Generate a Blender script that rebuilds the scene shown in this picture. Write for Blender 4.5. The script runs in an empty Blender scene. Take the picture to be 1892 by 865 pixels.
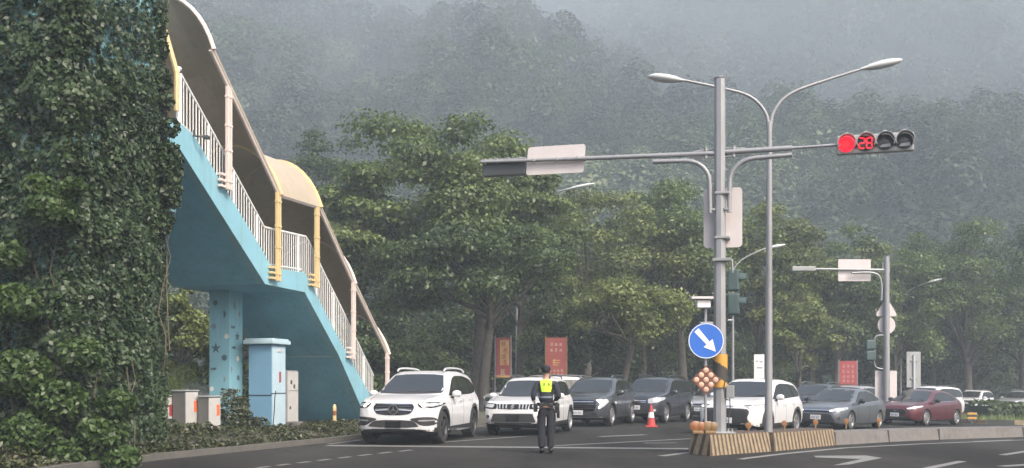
import bpy, bmesh, math, random
import numpy as np
from mathutils import Vector, Matrix, noise
from mathutils.bvhtree import BVHTree
random.seed(7); rng = np.random.default_rng(7)
R = math.radians
SC = bpy.context.scene
COL = SC.collection
# ------------------------------------------------------------------ camera, world, sun, exposure
F = 1900.0; CX = 946.0; HY = 706.0; CAMZ = 1.45          # photo pixels: focal length, centre column, horizon row
cam = bpy.data.cameras.new('camera'); camo = bpy.data.objects.new('camera', cam); COL.objects.link(camo)
camo.location = (0, 0, CAMZ); camo.rotation_euler = (R(90), 0, 0)
cam.sensor_width = 36; cam.lens = 36 * F / 1892; cam.shift_y = (HY - 432.5) / 1892
cam.clip_start = 0.1; cam.clip_end = 3000
SC.camera = camo
SUN_AZ, SUN_EL = 142.0, 46.0
W = bpy.data.worlds.new('World'); SC.world = W; W.use_nodes = True
wn = W.node_tree.nodes; bg = wn['Background']
sky = wn.new('ShaderNodeTexSky'); sky.sky_type = 'NISHITA'; sky.sun_disc = False
sky.sun_elevation = R(SUN_EL); sky.sun_rotation = R(SUN_AZ); sky.air_density = 1.0; sky.dust_density = 6.0; sky.ozone_density = 1.0
W.node_tree.links.new(sky.outputs[0], bg.inputs[0]); bg.inputs[1].default_value = 0.135
sun = bpy.data.lights.new('sun', 'SUN'); suno = bpy.data.objects.new('sun', sun); COL.objects.link(suno)
sun.energy = 1.3; sun.angle = R(12); sun.color = (1, .94, .86)
sd = Vector((math.sin(R(SUN_AZ)) * math.cos(R(SUN_EL)), math.cos(R(SUN_AZ)) * math.cos(R(SUN_EL)), math.sin(R(SUN_EL))))
suno.rotation_euler = sd.to_track_quat('Z', 'Y').to_euler(); suno.location = (20, -20, 60)
SC.view_settings.view_transform = 'Standard'; SC.view_settings.look = 'None'
SC.view_settings.exposure = 1.22; SC.view_settings.gamma = 1.0; SC.view_settings.use_curve_mapping = False
SC.cycles.volume_bounces = 1; SC.cycles.max_bounces = 6; SC.cycles.diffuse_bounces = 3; SC.cycles.transparent_max_bounces = 8

# ------------------------------------------------------------------ helpers
def gz(x, y=0):
    """ground height: the carriageway falls gently to the right"""
    t = x - 4.5
    if t <= 0: return 0.0
    return -0.025 * t if t < 40 else -1.0 - 0.6 * (1 - math.exp(-(t - 40) / 24.0))
def at(px, py):
    """photo pixel -> point of the ground"""
    z = 0.0
    for _ in range(12):
        Y = (CAMZ - z) * F / (py - HY); X = (px - CX) / F * Y; z = gz(X)
    return Vector((X, Y, z))
def xat(px, Y): return (px - CX) / F * Y
def zat(py, Y): return CAMZ + (HY - py) / F * Y

def node_mat(name, base, rough=.6, metal=0., var=.12, scale=3., bump=0., bscale=30., coat=0., ior=None, emit=None, estr=0, dirt=None, dscale=.8, damt=.5, spec=None, streak=None):
    m = bpy.data.materials.new(name); m.use_nodes = True
    nt = m.node_tree; b = nt.nodes['Principled BSDF']
    b.inputs['Roughness'].default_value = rough; b.inputs['Metallic'].default_value = metal
    if coat: b.inputs['Coat Weight'].default_value = coat; b.inputs['Coat Roughness'].default_value = .05
    if ior: b.inputs['IOR'].default_value = ior
    if spec is not None: b.inputs['Specular IOR Level'].default_value = spec
    tc = nt.nodes.new('ShaderNodeTexCoord')
    col = (*base, 1)
    if var > 0:
        n = nt.nodes.new('ShaderNodeTexNoise'); n.inputs['Scale'].default_value = scale; n.inputs['Detail'].default_value = 6
        nt.links.new(tc.outputs['Object'], n.inputs['Vector'])
        r = nt.nodes.new('ShaderNodeValToRGB')
        r.color_ramp.elements[0].position = .3; r.color_ramp.elements[1].position = .7
        r.color_ramp.elements[0].color = (*[max(0, c * (1 - var)) for c in base], 1)
        r.color_ramp.elements[1].color = (*[min(1, c * (1 + var)) for c in base], 1)
        nt.links.new(n.outputs['Fac'], r.inputs['Fac']); out = r.outputs[0]
        if dirt:
            n2 = nt.nodes.new('ShaderNodeTexNoise'); n2.inputs['Scale'].default_value = dscale; n2.inputs['Detail'].default_value = 9; n2.inputs['Roughness'].default_value = .68
            nt.links.new(tc.outputs['Object'], n2.inputs['Vector'])
            r2 = nt.nodes.new('ShaderNodeValToRGB'); r2.color_ramp.elements[0].position = .5; r2.color_ramp.elements[1].position = .72
            r2.color_ramp.elements[1].color = (damt, damt, damt, 1)
            nt.links.new(n2.outputs['Fac'], r2.inputs['Fac'])
            mx = nt.nodes.new('ShaderNodeMixRGB'); mx.inputs[2].default_value = (*dirt, 1)
            nt.links.new(r2.outputs[0], mx.inputs[0]); nt.links.new(out, mx.inputs[1]); out = mx.outputs[0]
        if streak:                                           # rain streaks running down the face
            mp = nt.nodes.new('ShaderNodeMapping'); mp.inputs['Scale'].default_value = (5, 5, .35); nt.links.new(tc.outputs['Object'], mp.inputs[0])
            n4 = nt.nodes.new('ShaderNodeTexNoise'); n4.inputs['Scale'].default_value = 1.6; n4.inputs['Detail'].default_value = 7; nt.links.new(mp.outputs[0], n4.inputs['Vector'])
            r4 = nt.nodes.new('ShaderNodeValToRGB'); r4.color_ramp.elements[0].position = .52; r4.color_ramp.elements[1].position = .78; r4.color_ramp.elements[1].color = (.6, .6, .6, 1)
            nt.links.new(n4.outputs['Fac'], r4.inputs['Fac']); m4 = nt.nodes.new('ShaderNodeMixRGB'); m4.inputs[2].default_value = (*streak, 1)
            nt.links.new(r4.outputs[0], m4.inputs[0]); nt.links.new(out, m4.inputs[1]); out = m4.outputs[0]
        nt.links.new(out, b.inputs['Base Color'])
    else: b.inputs['Base Color'].default_value = col
    if bump:
        n3 = nt.nodes.new('ShaderNodeTexNoise'); n3.inputs['Scale'].default_value = bscale; n3.inputs['Detail'].default_value = 4
        nt.links.new(tc.outputs['Object'], n3.inputs['Vector'])
        bp = nt.nodes.new('ShaderNodeBump'); bp.inputs['Strength'].default_value = bump; bp.inputs['Distance'].default_value = .02
        nt.links.new(n3.outputs['Fac'], bp.inputs['Height']); nt.links.new(bp.outputs[0], b.inputs['Normal'])
    if emit: b.inputs['Emission Color'].default_value = (*emit, 1); b.inputs['Emission Strength'].default_value = estr
    return m
def leaf_mat(name, c0, c1, c2=None, trans=.35):
    m = bpy.data.materials.new(name); m.use_nodes = True; nt = m.node_tree
    for n in list(nt.nodes): nt.nodes.remove(n)
    o = nt.nodes.new('ShaderNodeOutputMaterial'); d = nt.nodes.new('ShaderNodeBsdfPrincipled'); t = nt.nodes.new('ShaderNodeBsdfTranslucent')
    d.inputs['Roughness'].default_value = .45
    a = nt.nodes.new('ShaderNodeAttribute'); a.attribute_name = 'tint'
    r = nt.nodes.new('ShaderNodeValToRGB'); r.color_ramp.elements[0].color = (*c0, 1); r.color_ramp.elements[1].color = (*c1, 1)
    if c2:
        r.color_ramp.elements[1].position = .85
        e = r.color_ramp.elements.new(1.0); e.color = (*c2, 1)
    nt.links.new(a.outputs['Fac'], r.inputs['Fac'])
    nt.links.new(r.outputs[0], d.inputs['Base Color']); nt.links.new(r.outputs[0], t.inputs['Color'])
    mx = nt.nodes.new('ShaderNodeMixShader'); mx.inputs[0].default_value = trans
    nt.links.new(d.outputs[0], mx.inputs[1]); nt.links.new(t.outputs[0], mx.inputs[2]); nt.links.new(mx.outputs[0], o.inputs[0])
    return m

def link(name, me, mat=None, parent=None):
    o = bpy.data.objects.new(name, me); COL.objects.link(o)
    if mat is not None:
        for x in (mat if isinstance(mat, (list, tuple)) else [mat]): me.materials.append(x)
    if parent is not None: o.parent = parent
    return o
def tag(o, label=None, cat=None, group=None, kind=None):
    if label: o['label'] = label
    if cat: o['category'] = cat
    if group: o['group'] = group
    if kind: o['kind'] = kind
    return o
def thing(name, label, cat, loc=(0, 0, 0), rz=0, group=None):
    o = bpy.data.objects.new(name, None); COL.objects.link(o); o.empty_display_size = .3
    o.location = loc; o.rotation_euler = (0, 0, rz)
    return tag(o, label, cat, group)
KIDS = {}
def dup(root, loc, rz, label, group=None, scale=None, remat=None):
    def cp(o, par):
        c = o.copy(); COL.objects.link(c)
        if par is not None: c.parent = par
        if remat:
            for s in c.material_slots:
                if s.material and s.material.name in remat:
                    k = remat[s.material.name]; s.link = 'OBJECT'; s.material = k
        for ch in o.children: cp(ch, c)
        return c
    r = cp(root, None); r.location = loc; r.rotation_euler = (0, 0, rz)
    if scale: r.scale = scale
    r['label'] = label
    if group: r['group'] = group
    return r

class MB:
    def __init__(s): s.v = []; s.f = []; s.mi = []; s.cur = 0
    def add(s, vs, fs):
        o = len(s.v); s.v += [tuple(v) for v in vs]; s.f += [tuple(i + o for i in f) for f in fs]; s.mi += [s.cur] * len(fs); return s
    def box(s, c, d, rz=0, M=None, taper=1.0):
        x, y, z = d[0] / 2, d[1] / 2, d[2] / 2; t = taper
        vs = [Vector(p) for p in ((-x, -y, -z), (x, -y, -z), (x, y, -z), (-x, y, -z), (-x * t, -y * t, z), (x * t, -y * t, z), (x * t, y * t, z), (-x * t, y * t, z))]
        mt = Matrix.Translation(c) @ (M if M is not None else Matrix.Rotation(rz, 4, 'Z'))
        return s.add([mt @ v for v in vs], [(0, 3, 2, 1), (4, 5, 6, 7), (0, 1, 5, 4), (1, 2, 6, 5), (2, 3, 7, 6), (3, 0, 4, 7)])
    def bbox(s, c, d, bev=.01, rz=0):
        """box with bevelled edges"""
        bm = bmesh.new(); bmesh.ops.create_cube(bm, size=1)
        for v in bm.verts: v.co = Vector((v.co.x * d[0], v.co.y * d[1], v.co.z * d[2]))
        bmesh.ops.bevel(bm, geom=list(bm.edges), offset=bev, segments=2, affect='EDGES', profile=.6)
        mt = Matrix.Translation(c) @ Matrix.Rotation(rz, 4, 'Z'); bm.verts.index_update()
        s.add([mt @ v.co for v in bm.verts], [[v.index for v in f.verts] for f in bm.faces]); bm.free(); return s
    def tube(s, pts, r, n=8, cap=True, flat=1.0):
        pts = [Vector(p) for p in pts]; k = len(pts)
        rs = r if isinstance(r, (list, tuple)) else [r] * k
        vs = []; prev = None
        for i, p in enumerate(pts):
            t = (pts[min(i + 1, k - 1)] - pts[max(i - 1, 0)]).normalized()
            a = prev if prev is not None else (Vector((0, 0, 1)) if abs(t.z) < .9 else Vector((0, 1, 0)))
            u = t.cross(a).normalized(); w = u.cross(t).normalized(); prev = w
            for j in range(n):
                q = 2 * math.pi * j / n
                vs.append(p + (u * math.cos(q) + w * math.sin(q) * flat) * rs[i])
        fs = [(i * n + j, i * n + (j + 1) % n, (i + 1) * n + (j + 1) % n, (i + 1) * n + j) for i in range(k - 1) for j in range(n)]
        if cap: fs += [tuple(range(n - 1, -1, -1)), tuple((k - 1) * n + j for j in range(n))]
        return s.add(vs, fs)
    def lathe(s, prof, c=(0, 0, 0), n=20, M=None, cap=True):
        mt = Matrix.Translation(c) @ (M if M is not None else Matrix.Identity(4)); k = len(prof)
        vs = [mt @ Vector((r * math.cos(2 * math.pi * j / n), r * math.sin(2 * math.pi * j / n), z)) for r, z in prof for j in range(n)]
        fs = [(i * n + j, i * n + (j + 1) % n, (i + 1) * n + (j + 1) % n, (i + 1) * n + j) for i in range(k - 1) for j in range(n)]
        if cap: fs += [tuple(range(n - 1, -1, -1)), tuple((k - 1) * n + j for j in range(n))]
        return s.add(vs, fs)
    def prism(s, poly, O, ex, ey, ed, depth):
        """2-D outline in the plane O + a*ex + b*ey, given thickness along ed"""
        O, ex, ey, ed = Vector(O), Vector(ex), Vector(ey), Vector(ed); n = len(poly)
        a = [O + ex * p[0] + ey * p[1] for p in poly]; b = [q + ed * depth for q in a]
        return s.add(a + b, [tuple(range(n - 1, -1, -1)), tuple(range(n, 2 * n))] + [(i, (i + 1) % n, n + (i + 1) % n, n + i) for i in range(n)])
    def mesh(s, name, smooth=None):
        me = bpy.data.meshes.new(name); me.from_pydata(s.v, [], s.f)
        if any(s.mi): me.polygons.foreach_set('material_index', s.mi)
        bm = bmesh.new(); bm.from_mesh(me); bmesh.ops.recalc_face_normals(bm, faces=bm.faces); bm.to_mesh(me); bm.free()
        if smooth:
            me.polygons.foreach_set('use_smooth', [True] * len(me.polygons)); me.set_sharp_from_angle(angle=R(smooth))
        return me
    def build(s, name, mat, parent=None, smooth=None): return link(name, s.mesh(name, smooth), mat, parent)
def circ(r, n=20, c=(0, 0), a0=0, a1=2 * math.pi):
    full = abs(a1 - a0 - 2 * math.pi) < 1e-6
    k = n if full else n + 1
    return [(c[0] + r * math.cos(a0 + (a1 - a0) * i / n), c[1] + r * math.sin(a0 + (a1 - a0) * i / n)) for i in range(k)]
def chaikin(p, n=2, q=.25):
    for _ in range(n):
        o = []
        for i in range(len(p)):
            a, b = p[i], p[(i + 1) % len(p)]
            o.append((a[0] + (b[0] - a[0]) * q, a[1] + (b[1] - a[1]) * q)); o.append((a[0] + (b[0] - a[0]) * (1 - q), a[1] + (b[1] - a[1]) * (1 - q)))
        p = o
    return p
def rrect(w, h, r, n=4):
    o = []
    for cx, cy, a in ((w / 2 - r, h / 2 - r, 0), (-w / 2 + r, h / 2 - r, 90), (-w / 2 + r, -h / 2 + r, 180), (w / 2 - r, -h / 2 + r, 270)):
        for i in range(n + 1):
            t = R(a + 90 * i / n); o.append((cx + r * math.cos(t), cy + r * math.sin(t)))
    return o
def np_mesh(name, V, Q, tint=None):
    """fast quad mesh out of arrays"""
    me = bpy.data.meshes.new(name); nq = len(Q)
    me.vertices.add(len(V)); me.vertices.foreach_set('co', np.ascontiguousarray(V, dtype=np.float32).ravel())
    me.loops.add(nq * 4); me.loops.foreach_set('vertex_index', np.ascontiguousarray(Q, dtype=np.int32).ravel())
    me.polygons.add(nq); me.polygons.foreach_set('loop_start', np.arange(nq, dtype=np.int32) * 4)
    me.update(calc_edges=True); me.validate()
    if tint is not None:
        at_ = me.attributes.new('tint', 'FLOAT', 'FACE'); at_.data.foreach_set('value', np.ascontiguousarray(tint, dtype=np.float32))
    return me
def leaves(P, N, size, jit=.6, asp=.55, fold=.18):
    """leaf-shaped quads at P facing roughly N; size may be an array. returns V, Q"""
    n = len(P); N = N + rng.normal(0, jit, (n, 3)); N /= np.linalg.norm(N, axis=1)[:, None] + 1e-9
    A = rng.normal(0, 1, (n, 3)); A -= (A * N).sum(1)[:, None] * N; A /= np.linalg.norm(A, axis=1)[:, None] + 1e-9
    B = np.cross(N, A); s = (np.ones(n) * size)[:, None]
    V = np.stack([P - A * s * .5, P + B * s * asp * .5 + A * s * .05 + N * s * fold * .5, P + A * s * .55 - N * s * fold, P - B * s * asp * .5 + A * s * .05 + N * s * fold * .5], 1).reshape(-1, 3)
    Q = np.arange(n * 4).reshape(-1, 4)
    return V, Q

# ------------------------------------------------------------------ materials
def asphalt_mat():
    m = node_mat('asphalt', (.034, .033, .032), .9, var=.10, scale=40, bump=.25, bscale=160)
    nt = m.node_tree; b = nt.nodes['Principled BSDF']; b.inputs['Specular IOR Level'].default_value = .12
    src = b.inputs['Base Color'].links[0].from_socket
    tc = nt.nodes['Texture Coordinate']
    n = nt.nodes.new('ShaderNodeTexNoise'); n.inputs['Scale'].default_value = .22; n.inputs['Detail'].default_value = 8; n.inputs['Roughness'].default_value = .6
    mp = nt.nodes.new('ShaderNodeMapping'); mp.inputs['Rotation'].default_value = (0, 0, .35); mp.inputs['Scale'].default_value = (1.6, .5, 1)
    nt.links.new(tc.outputs['Object'], mp.inputs[0]); nt.links.new(mp.outputs[0], n.inputs['Vector'])
    r = nt.nodes.new('ShaderNodeValToRGB'); r.color_ramp.elements[0].position = .35; r.color_ramp.elements[0].color = (.62, .62, .62, 1)
    r.color_ramp.elements[1].position = .68; r.color_ramp.elements[1].color = (1.4, 1.37, 1.32, 1)
    nt.links.new(n.outputs['Fac'], r.inputs['Fac'])
    mx = nt.nodes.new('ShaderNodeMixRGB'); mx.blend_type = 'MULTIPLY'; mx.inputs[0].default_value = 1
    nt.links.new(src, mx.inputs[1]); nt.links.new(r.outputs[0], mx.inputs[2])
    v = nt.nodes.new('ShaderNodeTexVoronoi'); v.feature = 'DISTANCE_TO_EDGE'; v.inputs['Scale'].default_value = .32
    n4 = nt.nodes.new('ShaderNodeTexNoise'); n4.inputs['Scale'].default_value = 1.5; n4.inputs['Detail'].default_value = 5
    nt.links.new(tc.outputs['Object'], n4.inputs['Vector'])
    ad = nt.nodes.new('ShaderNodeMixRGB'); ad.blend_type = 'ADD'; ad.inputs[0].default_value = .9
    nt.links.new(tc.outputs['Object'], ad.inputs[1]); nt.links.new(n4.outputs['Color'], ad.inputs[2]); nt.links.new(ad.outputs[0], v.inputs['Vector'])
    r3 = nt.nodes.new('ShaderNodeValToRGB'); r3.color_ramp.elements[0].position = .0; r3.color_ramp.elements[0].color = (.55, .55, .55, 1); r3.color_ramp.elements[1].position = .012; r3.color_ramp.elements[1].color = (1, 1, 1, 1)
    nt.links.new(v.outputs['Distance'], r3.inputs['Fac'])
    m2 = nt.nodes.new('ShaderNodeMixRGB'); m2.blend_type = 'MULTIPLY'; m2.inputs[0].default_value = 1
    nt.links.new(mx.outputs[0], m2.inputs[1]); nt.links.new(r3.outputs[0], m2.inputs[2]); nt.links.new(m2.outputs[0], b.inputs['Base Color'])
    return m
def worn_paint(name, c, under, amt=.55):
    return node_mat(name, c, .7, var=.08, scale=12, dirt=under, dscale=9, damt=amt)
M = dict(
    asphalt=asphalt_mat(),
    soil=node_mat('soil', (.075, .068, .05), .95, var=.35, scale=2.5, bump=.6, bscale=12, dirt=(.05, .07, .03), dscale=1.2, damt=.8),
    grass_ground=node_mat('grass_ground', (.06, .085, .03), .95, var=.35, scale=4, bump=.5, bscale=25),
    hillside=node_mat('hillside', (.022, .034, .02), 1., var=.35, scale=.05),
    road_white=worn_paint('road_white', (.19, .19, .185), (.07, .07, .07), .7),
    kerb=node_mat('kerb', (.10, .095, .085), .85, var=.15, scale=6, bump=.2, bscale=60, dirt=(.08, .075, .06), dscale=3, damt=.7),
    concrete=node_mat('concrete', (.15, .14, .133), .85, var=.12, scale=5, bump=.2, bscale=50, dirt=(.09, .082, .075), dscale=2.2, damt=.75),
    stripe_yellow=node_mat('stripe_yellow', (.27, .21, .13), .75, var=.2, scale=9, dirt=(.16, .13, .1), dscale=7, damt=.7),
    stripe_dark=node_mat('stripe_dark', (.075, .052, .04), .8, var=.2, scale=9, dirt=(.2, .16, .12), dscale=6, damt=.5),
    kerb_black=node_mat('kerb_black', (.05, .055, .05), .85, var=.2),
    cyan=node_mat('cyan_paint', (.215, .43, .515), .6, var=.06, scale=1.5, dirt=(.2, .35, .38), dscale=1.6, damt=.6, streak=(.16, .29, .32)),
    soffit=node_mat('soffit_paint', (.18, .44, .57), .65, var=.08, scale=1.5, dirt=(.15, .35, .45), dscale=1.2, damt=.5, streak=(.12, .26, .31)),
    cyan_wall=node_mat('cyan_wall', (.25, .5, .55), .7, var=.12, scale=1.5, dirt=(.12, .17, .15), dscale=2.2, damt=.85),
    canopy=node_mat('canopy_sheet', (.41, .345, .26), .5, var=.06, scale=1.2, dirt=(.35, .28, .21), dscale=1.3, damt=.5, streak=(.3, .23, .16)),
    side_sheet=node_mat('side_sheet', (.30, .27, .245), .6, var=.1, scale=1.0, dirt=(.2, .17, .15), dscale=1.5, damt=.5),
    post_pink=node_mat('post_pink', (.66, .56, .52), .5, var=.06, dirt=(.35, .28, .24), dscale=3, damt=.5),
    post_yellow=node_mat('post_yellow', (.62, .47, .24), .5, var=.08, dirt=(.35, .25, .15), dscale=3, damt=.5),
    rail_white=node_mat('rail_white', (.68, .68, .67), .45, var=.05, dirt=(.4, .37, .33), dscale=4, damt=.4),
    floor_grey=node_mat('floor_grey', (.3, .3, .29), .85, var=.15),
    sea_dark=node_mat('sea_paint_dark', (.07, .12, .15), .7, var=.2, scale=20),
    sea_mid=node_mat('sea_paint_mid', (.18, .25, .28), .7, var=.2, scale=20),
    sea_light=node_mat('sea_paint_light', (.7, .68, .62), .7, var=.15, scale=20),
    sea_coral=node_mat('sea_paint_coral', (.24, .19, .18), .7, var=.3, scale=8),
    galv=node_mat('galvanised_steel', (.29, .295, .31), .5, metal=.3, var=.08, scale=4, dirt=(.21, .21, .215), dscale=2, damt=.5, streak=(.19, .185, .18)),
    galv_dark=node_mat('galvanised_dark', (.3, .31, .31), .5, metal=.3, var=.1, dirt=(.2, .2, .19), dscale=3, damt=.5),
    galv_light=node_mat('lamp_grey', (.5, .52, .53), .4, var=.05),
    lamp_glass=node_mat('lamp_glass', (.5, .52, .52), .2, var=0),
    sign_back=node_mat('sign_back', (.56, .515, .51), .5, var=.04, scale=3, dirt=(.5, .45, .43), dscale=2, damt=.4),
    sign_blue=node_mat('sign_blue', (.02, .12, .48), .35, var=.05),
    sign_white=node_mat('sign_white', (.75, .76, .78), .4, var=.03),
    housing=node_mat('signal_housing', (.045, .052, .055), .5, var=.1),
    housing_grey=node_mat('signal_grey', (.30, .31, .315), .5, var=.1),
    housing_green=node_mat('signal_green', (.05, .085, .085), .55, var=.1),
    lens_off=node_mat('lens_off', (.07, .075, .08), .25, var=0),
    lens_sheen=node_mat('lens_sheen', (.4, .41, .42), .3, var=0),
    red_on=node_mat('red_lamp', (.5, .01, .02), .4, var=0, emit=(1, .012, .03), estr=1.0),
    red_hot=node_mat('red_lamp_core', (.4, .005, .01), .4, var=0, emit=(1, .004, .012), estr=.8),
    amber=node_mat('amber_reflector', (.25, .105, .04), .3, var=.1),
    amber_dull=node_mat('amber_dull', (.2, .125, .055), .45, var=.2),
    pale_amber=node_mat('pale_amber', (.52, .35, .25), .35, var=.08),
    brown=node_mat('board_brown', (.14, .045, .03), .5, var=.1),
    hazard_yellow=node_mat('hazard_yellow', (.52, .28, .05), .5, var=.08),
    hazard_black=node_mat('hazard_black', (.04, .035, .03), .6, var=.1),
    cone_red=node_mat('cone_red', (.45, .05, .045), .5, var=.08),
    white_plastic=node_mat('white_plastic', (.74, .74, .73), .4, var=.03),
    cab_blue=node_mat('cabinet_blue', (.15, .29, .42), .5, var=.05, scale=2, dirt=(.12, .22, .31), dscale=2, damt=.4),
    cab_light=node_mat('cabinet_light', (.42, .55, .62), .5, var=.05),  # paler copy of the cabinet blue: sunlit side put into the colour; also the cap
    cab_grey=node_mat('cabinet_grey', (.11, .11, .108), .5, var=.06, dirt=(.07, .07, .06), dscale=4, damt=.5),  # darkened grey: the shade on the box fronts is in this tone
    cab_pale=node_mat('cabinet_pale', (.48, .47, .455), .5, var=.05, dirt=(.35, .33, .3), dscale=4, damt=.4),  # pale tone carrying the light on the road-side faces; also a door plate
    sticker_red=node_mat('sticker_red', (.30, .04, .05), .5, var=.05),
    sticker_orange=node_mat('sticker_orange', (.75, .16, .06), .5, var=.05),
    strap=node_mat('black_strap', (.03, .03, .035), .6, var=0),
    banner_red=node_mat('banner_red', (.22, .045, .04), .65, var=.1, scale=2),
    banner_gold=node_mat('banner_gold', (.42, .25, .09), .6, var=.2, scale=6),
    banner_pale=node_mat('banner_pale', (.42, .32, .25), .6, var=.1),
    bark=node_mat('bark', (.085, .075, .063), .95, var=.3, scale=6, bump=.6, bscale=18),
    bark_dark=node_mat('bark_dark', (.045, .04, .034), .95, var=.3, scale=6, bump=.6, bscale=18),
    vine=node_mat('vine_wood', (.13, .10, .075), .9, var=.2),
    # vehicles
    p_white=node_mat('paint_white', (.64, .64, .65), .3, var=.015, coat=.7),
    p_pearl=node_mat('paint_pearl', (.66, .67, .69), .3, var=.015, coat=.7),
    p_dark=node_mat('paint_dark_grey', (.055, .06, .068), .3, metal=.3, var=.03, coat=1),
    p_black=node_mat('paint_blue_black', (.03, .033, .045), .3, metal=.2, var=.03, coat=1),
    p_grey=node_mat('paint_blue_grey', (.12, .13, .15), .3, metal=.45, var=.03, coat=1),
    p_red=node_mat('paint_dark_red', (.10, .011, .018), .3, metal=.35, var=.03, coat=1),
    p_silver=node_mat('paint_silver', (.45, .46, .46), .3, metal=.5, var=.03, coat=.6),
    glass=node_mat('tinted_glass', (.022, .024, .026), .06, var=0, ior=1.75),
    glass_side=node_mat('side_glass', (.02, .022, .024), .05, var=0, ior=1.6),
    plastic=node_mat('black_plastic', (.028, .028, .03), .6, var=.1),
    gloss_black=node_mat('gloss_black', (.012, .012, .014), .2, var=0),
    liner=node_mat('arch_liner', (.012, .012, .012), .9, var=0),
    tyre=node_mat('tyre_rubber', (.022, .022, .022), .85, var=.15, scale=20),
    rim=node_mat('alloy_rim', (.5, .5, .51), .3, metal=.8, var=.03),
    rim_dark=node_mat('dark_rim', (.09, .09, .095), .35, metal=.7, var=.03),
    chrome=node_mat('chrome', (.75, .75, .76), .15, metal=1, var=0),
    lamp=node_mat('headlight_lens', (.42, .43, .45), .12, var=0, ior=1.6),
    lamp_lit=node_mat('headlight_lit', (.8, .78, .72), .2, var=0, emit=(1, .93, .8), estr=1.2),
    tail=node_mat('tail_lamp', (.3, .01, .015), .2, var=0),
    plate=node_mat('number_plate_white', (.62, .63, .64), .5, var=0),
    plate_mark=node_mat('plate_mark', (.2, .21, .23), .5, var=0),
    # people
    skin=node_mat('skin', (.42, .26, .19), .6, var=.05), hair=node_mat('hair', (.015, .013, .012), .6, var=.2, scale=30),
    navy=node_mat('navy_cloth', (.011, .012, .018), .85, var=.2, scale=8, bump=.3, bscale=12), navy2=node_mat('navy_shirt', (.017, .02, .031), .85, var=.2, scale=8, bump=.3, bscale=14),
    boot=node_mat('boot_leather', (.012, .011, .011), .4, var=.1), belt=node_mat('belt_leather', (.012, .012, .014), .5, var=0),
    hivis=node_mat('hi_vis_yellow', (.50, .80, .04), .6, var=.05, scale=10), hivis_dark=node_mat('hi_vis_strip', (.16, .3, .03), .6, var=.05),
    reflective=node_mat('reflective_tape', (.14, .17, .21), .5, var=0), glove=node_mat('white_glove', (.75, .74, .72), .7, var=.03),
)
L = dict(
    tree=leaf_mat('leaves_green', (.042, .065, .024), (.17, .235, .07), (.28, .32, .13)),
    tree_dark=leaf_mat('leaves_dark', (.022, .042, .017), (.10, .15, .045), (.16, .20, .08)),
    tree_bright=leaf_mat('leaves_bright', (.065, .09, .028), (.22, .27, .075), (.33, .36, .14)),
    ivy=leaf_mat('leaves_ivy', (.015, .032, .014), (.055, .092, .032), (.11, .14, .065), .2),
    ivy2=leaf_mat('leaves_creeper', (.028, .06, .016), (.085, .14, .035), (.13, .17, .06), .3),
    forest=leaf_mat('leaves_forest', (.010, .022, .010), (.10, .145, .055), (.20, .23, .12), .25),
    cover=leaf_mat('leaves_cover', (.035, .042, .018), (.085, .10, .04), (.15, .125, .07), .2),
    hedge=leaf_mat('leaves_hedge', (.035, .06, .02), (.10, .14, .05), (.16, .18, .08), .25),
    grass=leaf_mat('blades', (.08, .12, .03), (.2, .26, .07), (.28, .30, .12), .3),
)
print('materials done')
# ------------------------------------------------------------------ ground, road, hills, haze
KERB = [(-8.3, -24), (-8.0, 8), (-7.1, 17), (-6.5, 19.3), (-5.4, 22), (-4.3, 24.8), (-2.6, 29.5), (-.6, 34.2), (2.2, 40), (8, 46.8), (16, 56), (27, 73), (44, 86), (120, 122)]
def kerb_dist(x, y):
    best = 1e9
    for (ax, ay), (bx, by) in zip(KERB[:-1], KERB[1:]):
        dx, dy = bx - ax, by - ay; t = max(0, min(1, ((x - ax) * dx + (y - ay) * dy) / (dx * dx + dy * dy)))
        best = min(best, math.hypot(x - ax - t * dx, y - ay - t * dy))
    return best
def vz(x, y):
    t = max(0, min(1, (kerb_dist(x, y) - .35) / 1.5)); return gz(x, y) + .1 + .18 * t * t * (3 - 2 * t)
def sheet(name, poly, mat, zf, off, cuts_x=(), cuts_y=(), parent=None):
    bm = bmesh.new(); bm.faces.new([bm.verts.new((x, y, 0)) for x, y in poly])
    for c in cuts_x: bmesh.ops.bisect_plane(bm, geom=bm.verts[:] + bm.edges[:] + bm.faces[:], plane_co=(c, 0, 0), plane_no=(1, 0, 0))
    for c in cuts_y: bmesh.ops.bisect_plane(bm, geom=bm.verts[:] + bm.edges[:] + bm.faces[:], plane_co=(0, c, 0), plane_no=(0, 1, 0))
    bmesh.ops.triangulate(bm, faces=bm.faces[:])
    for v in bm.verts: v.co.z = zf(v.co.x, v.co.y) + off
    bmesh.ops.recalc_face_normals(bm, faces=bm.faces)
    if sum(f.normal.z for f in bm.faces) < 0: bmesh.ops.reverse_faces(bm, faces=bm.faces[:])
    me = bpy.data.meshes.new(name); bm.to_mesh(me); bm.free()
    return link(name, me, mat, parent)
GX = [4.5, 24, 44, 50, 58, 66, 76, 90, 110, 150, 220]
tag(sheet('ground', [(-650, -30), (650, -30), (650, 805), (-650, 805)], M['grass_ground'], gz, -.012, GX), kind='structure')
tag(sheet('road', KERB + [(180, 122), (180, -24)], M['asphalt'], gz, 0, GX), kind='structure')
VX = [-16, -12, -10, -9, -8, -7, -6, -5, -4, -3, -2, -1, 0, 2, 4.5, 7, 10, 16, 24, 34, 44, 58, 76, 110]
VY = [17, 18, 19, 20, 21, 22, 23, 24, 25, 26, 27, 28, 29, 30, 31, 32, 34, 36, 38, 40, 43, 46, 50, 56, 64, 74, 86, 100]
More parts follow.
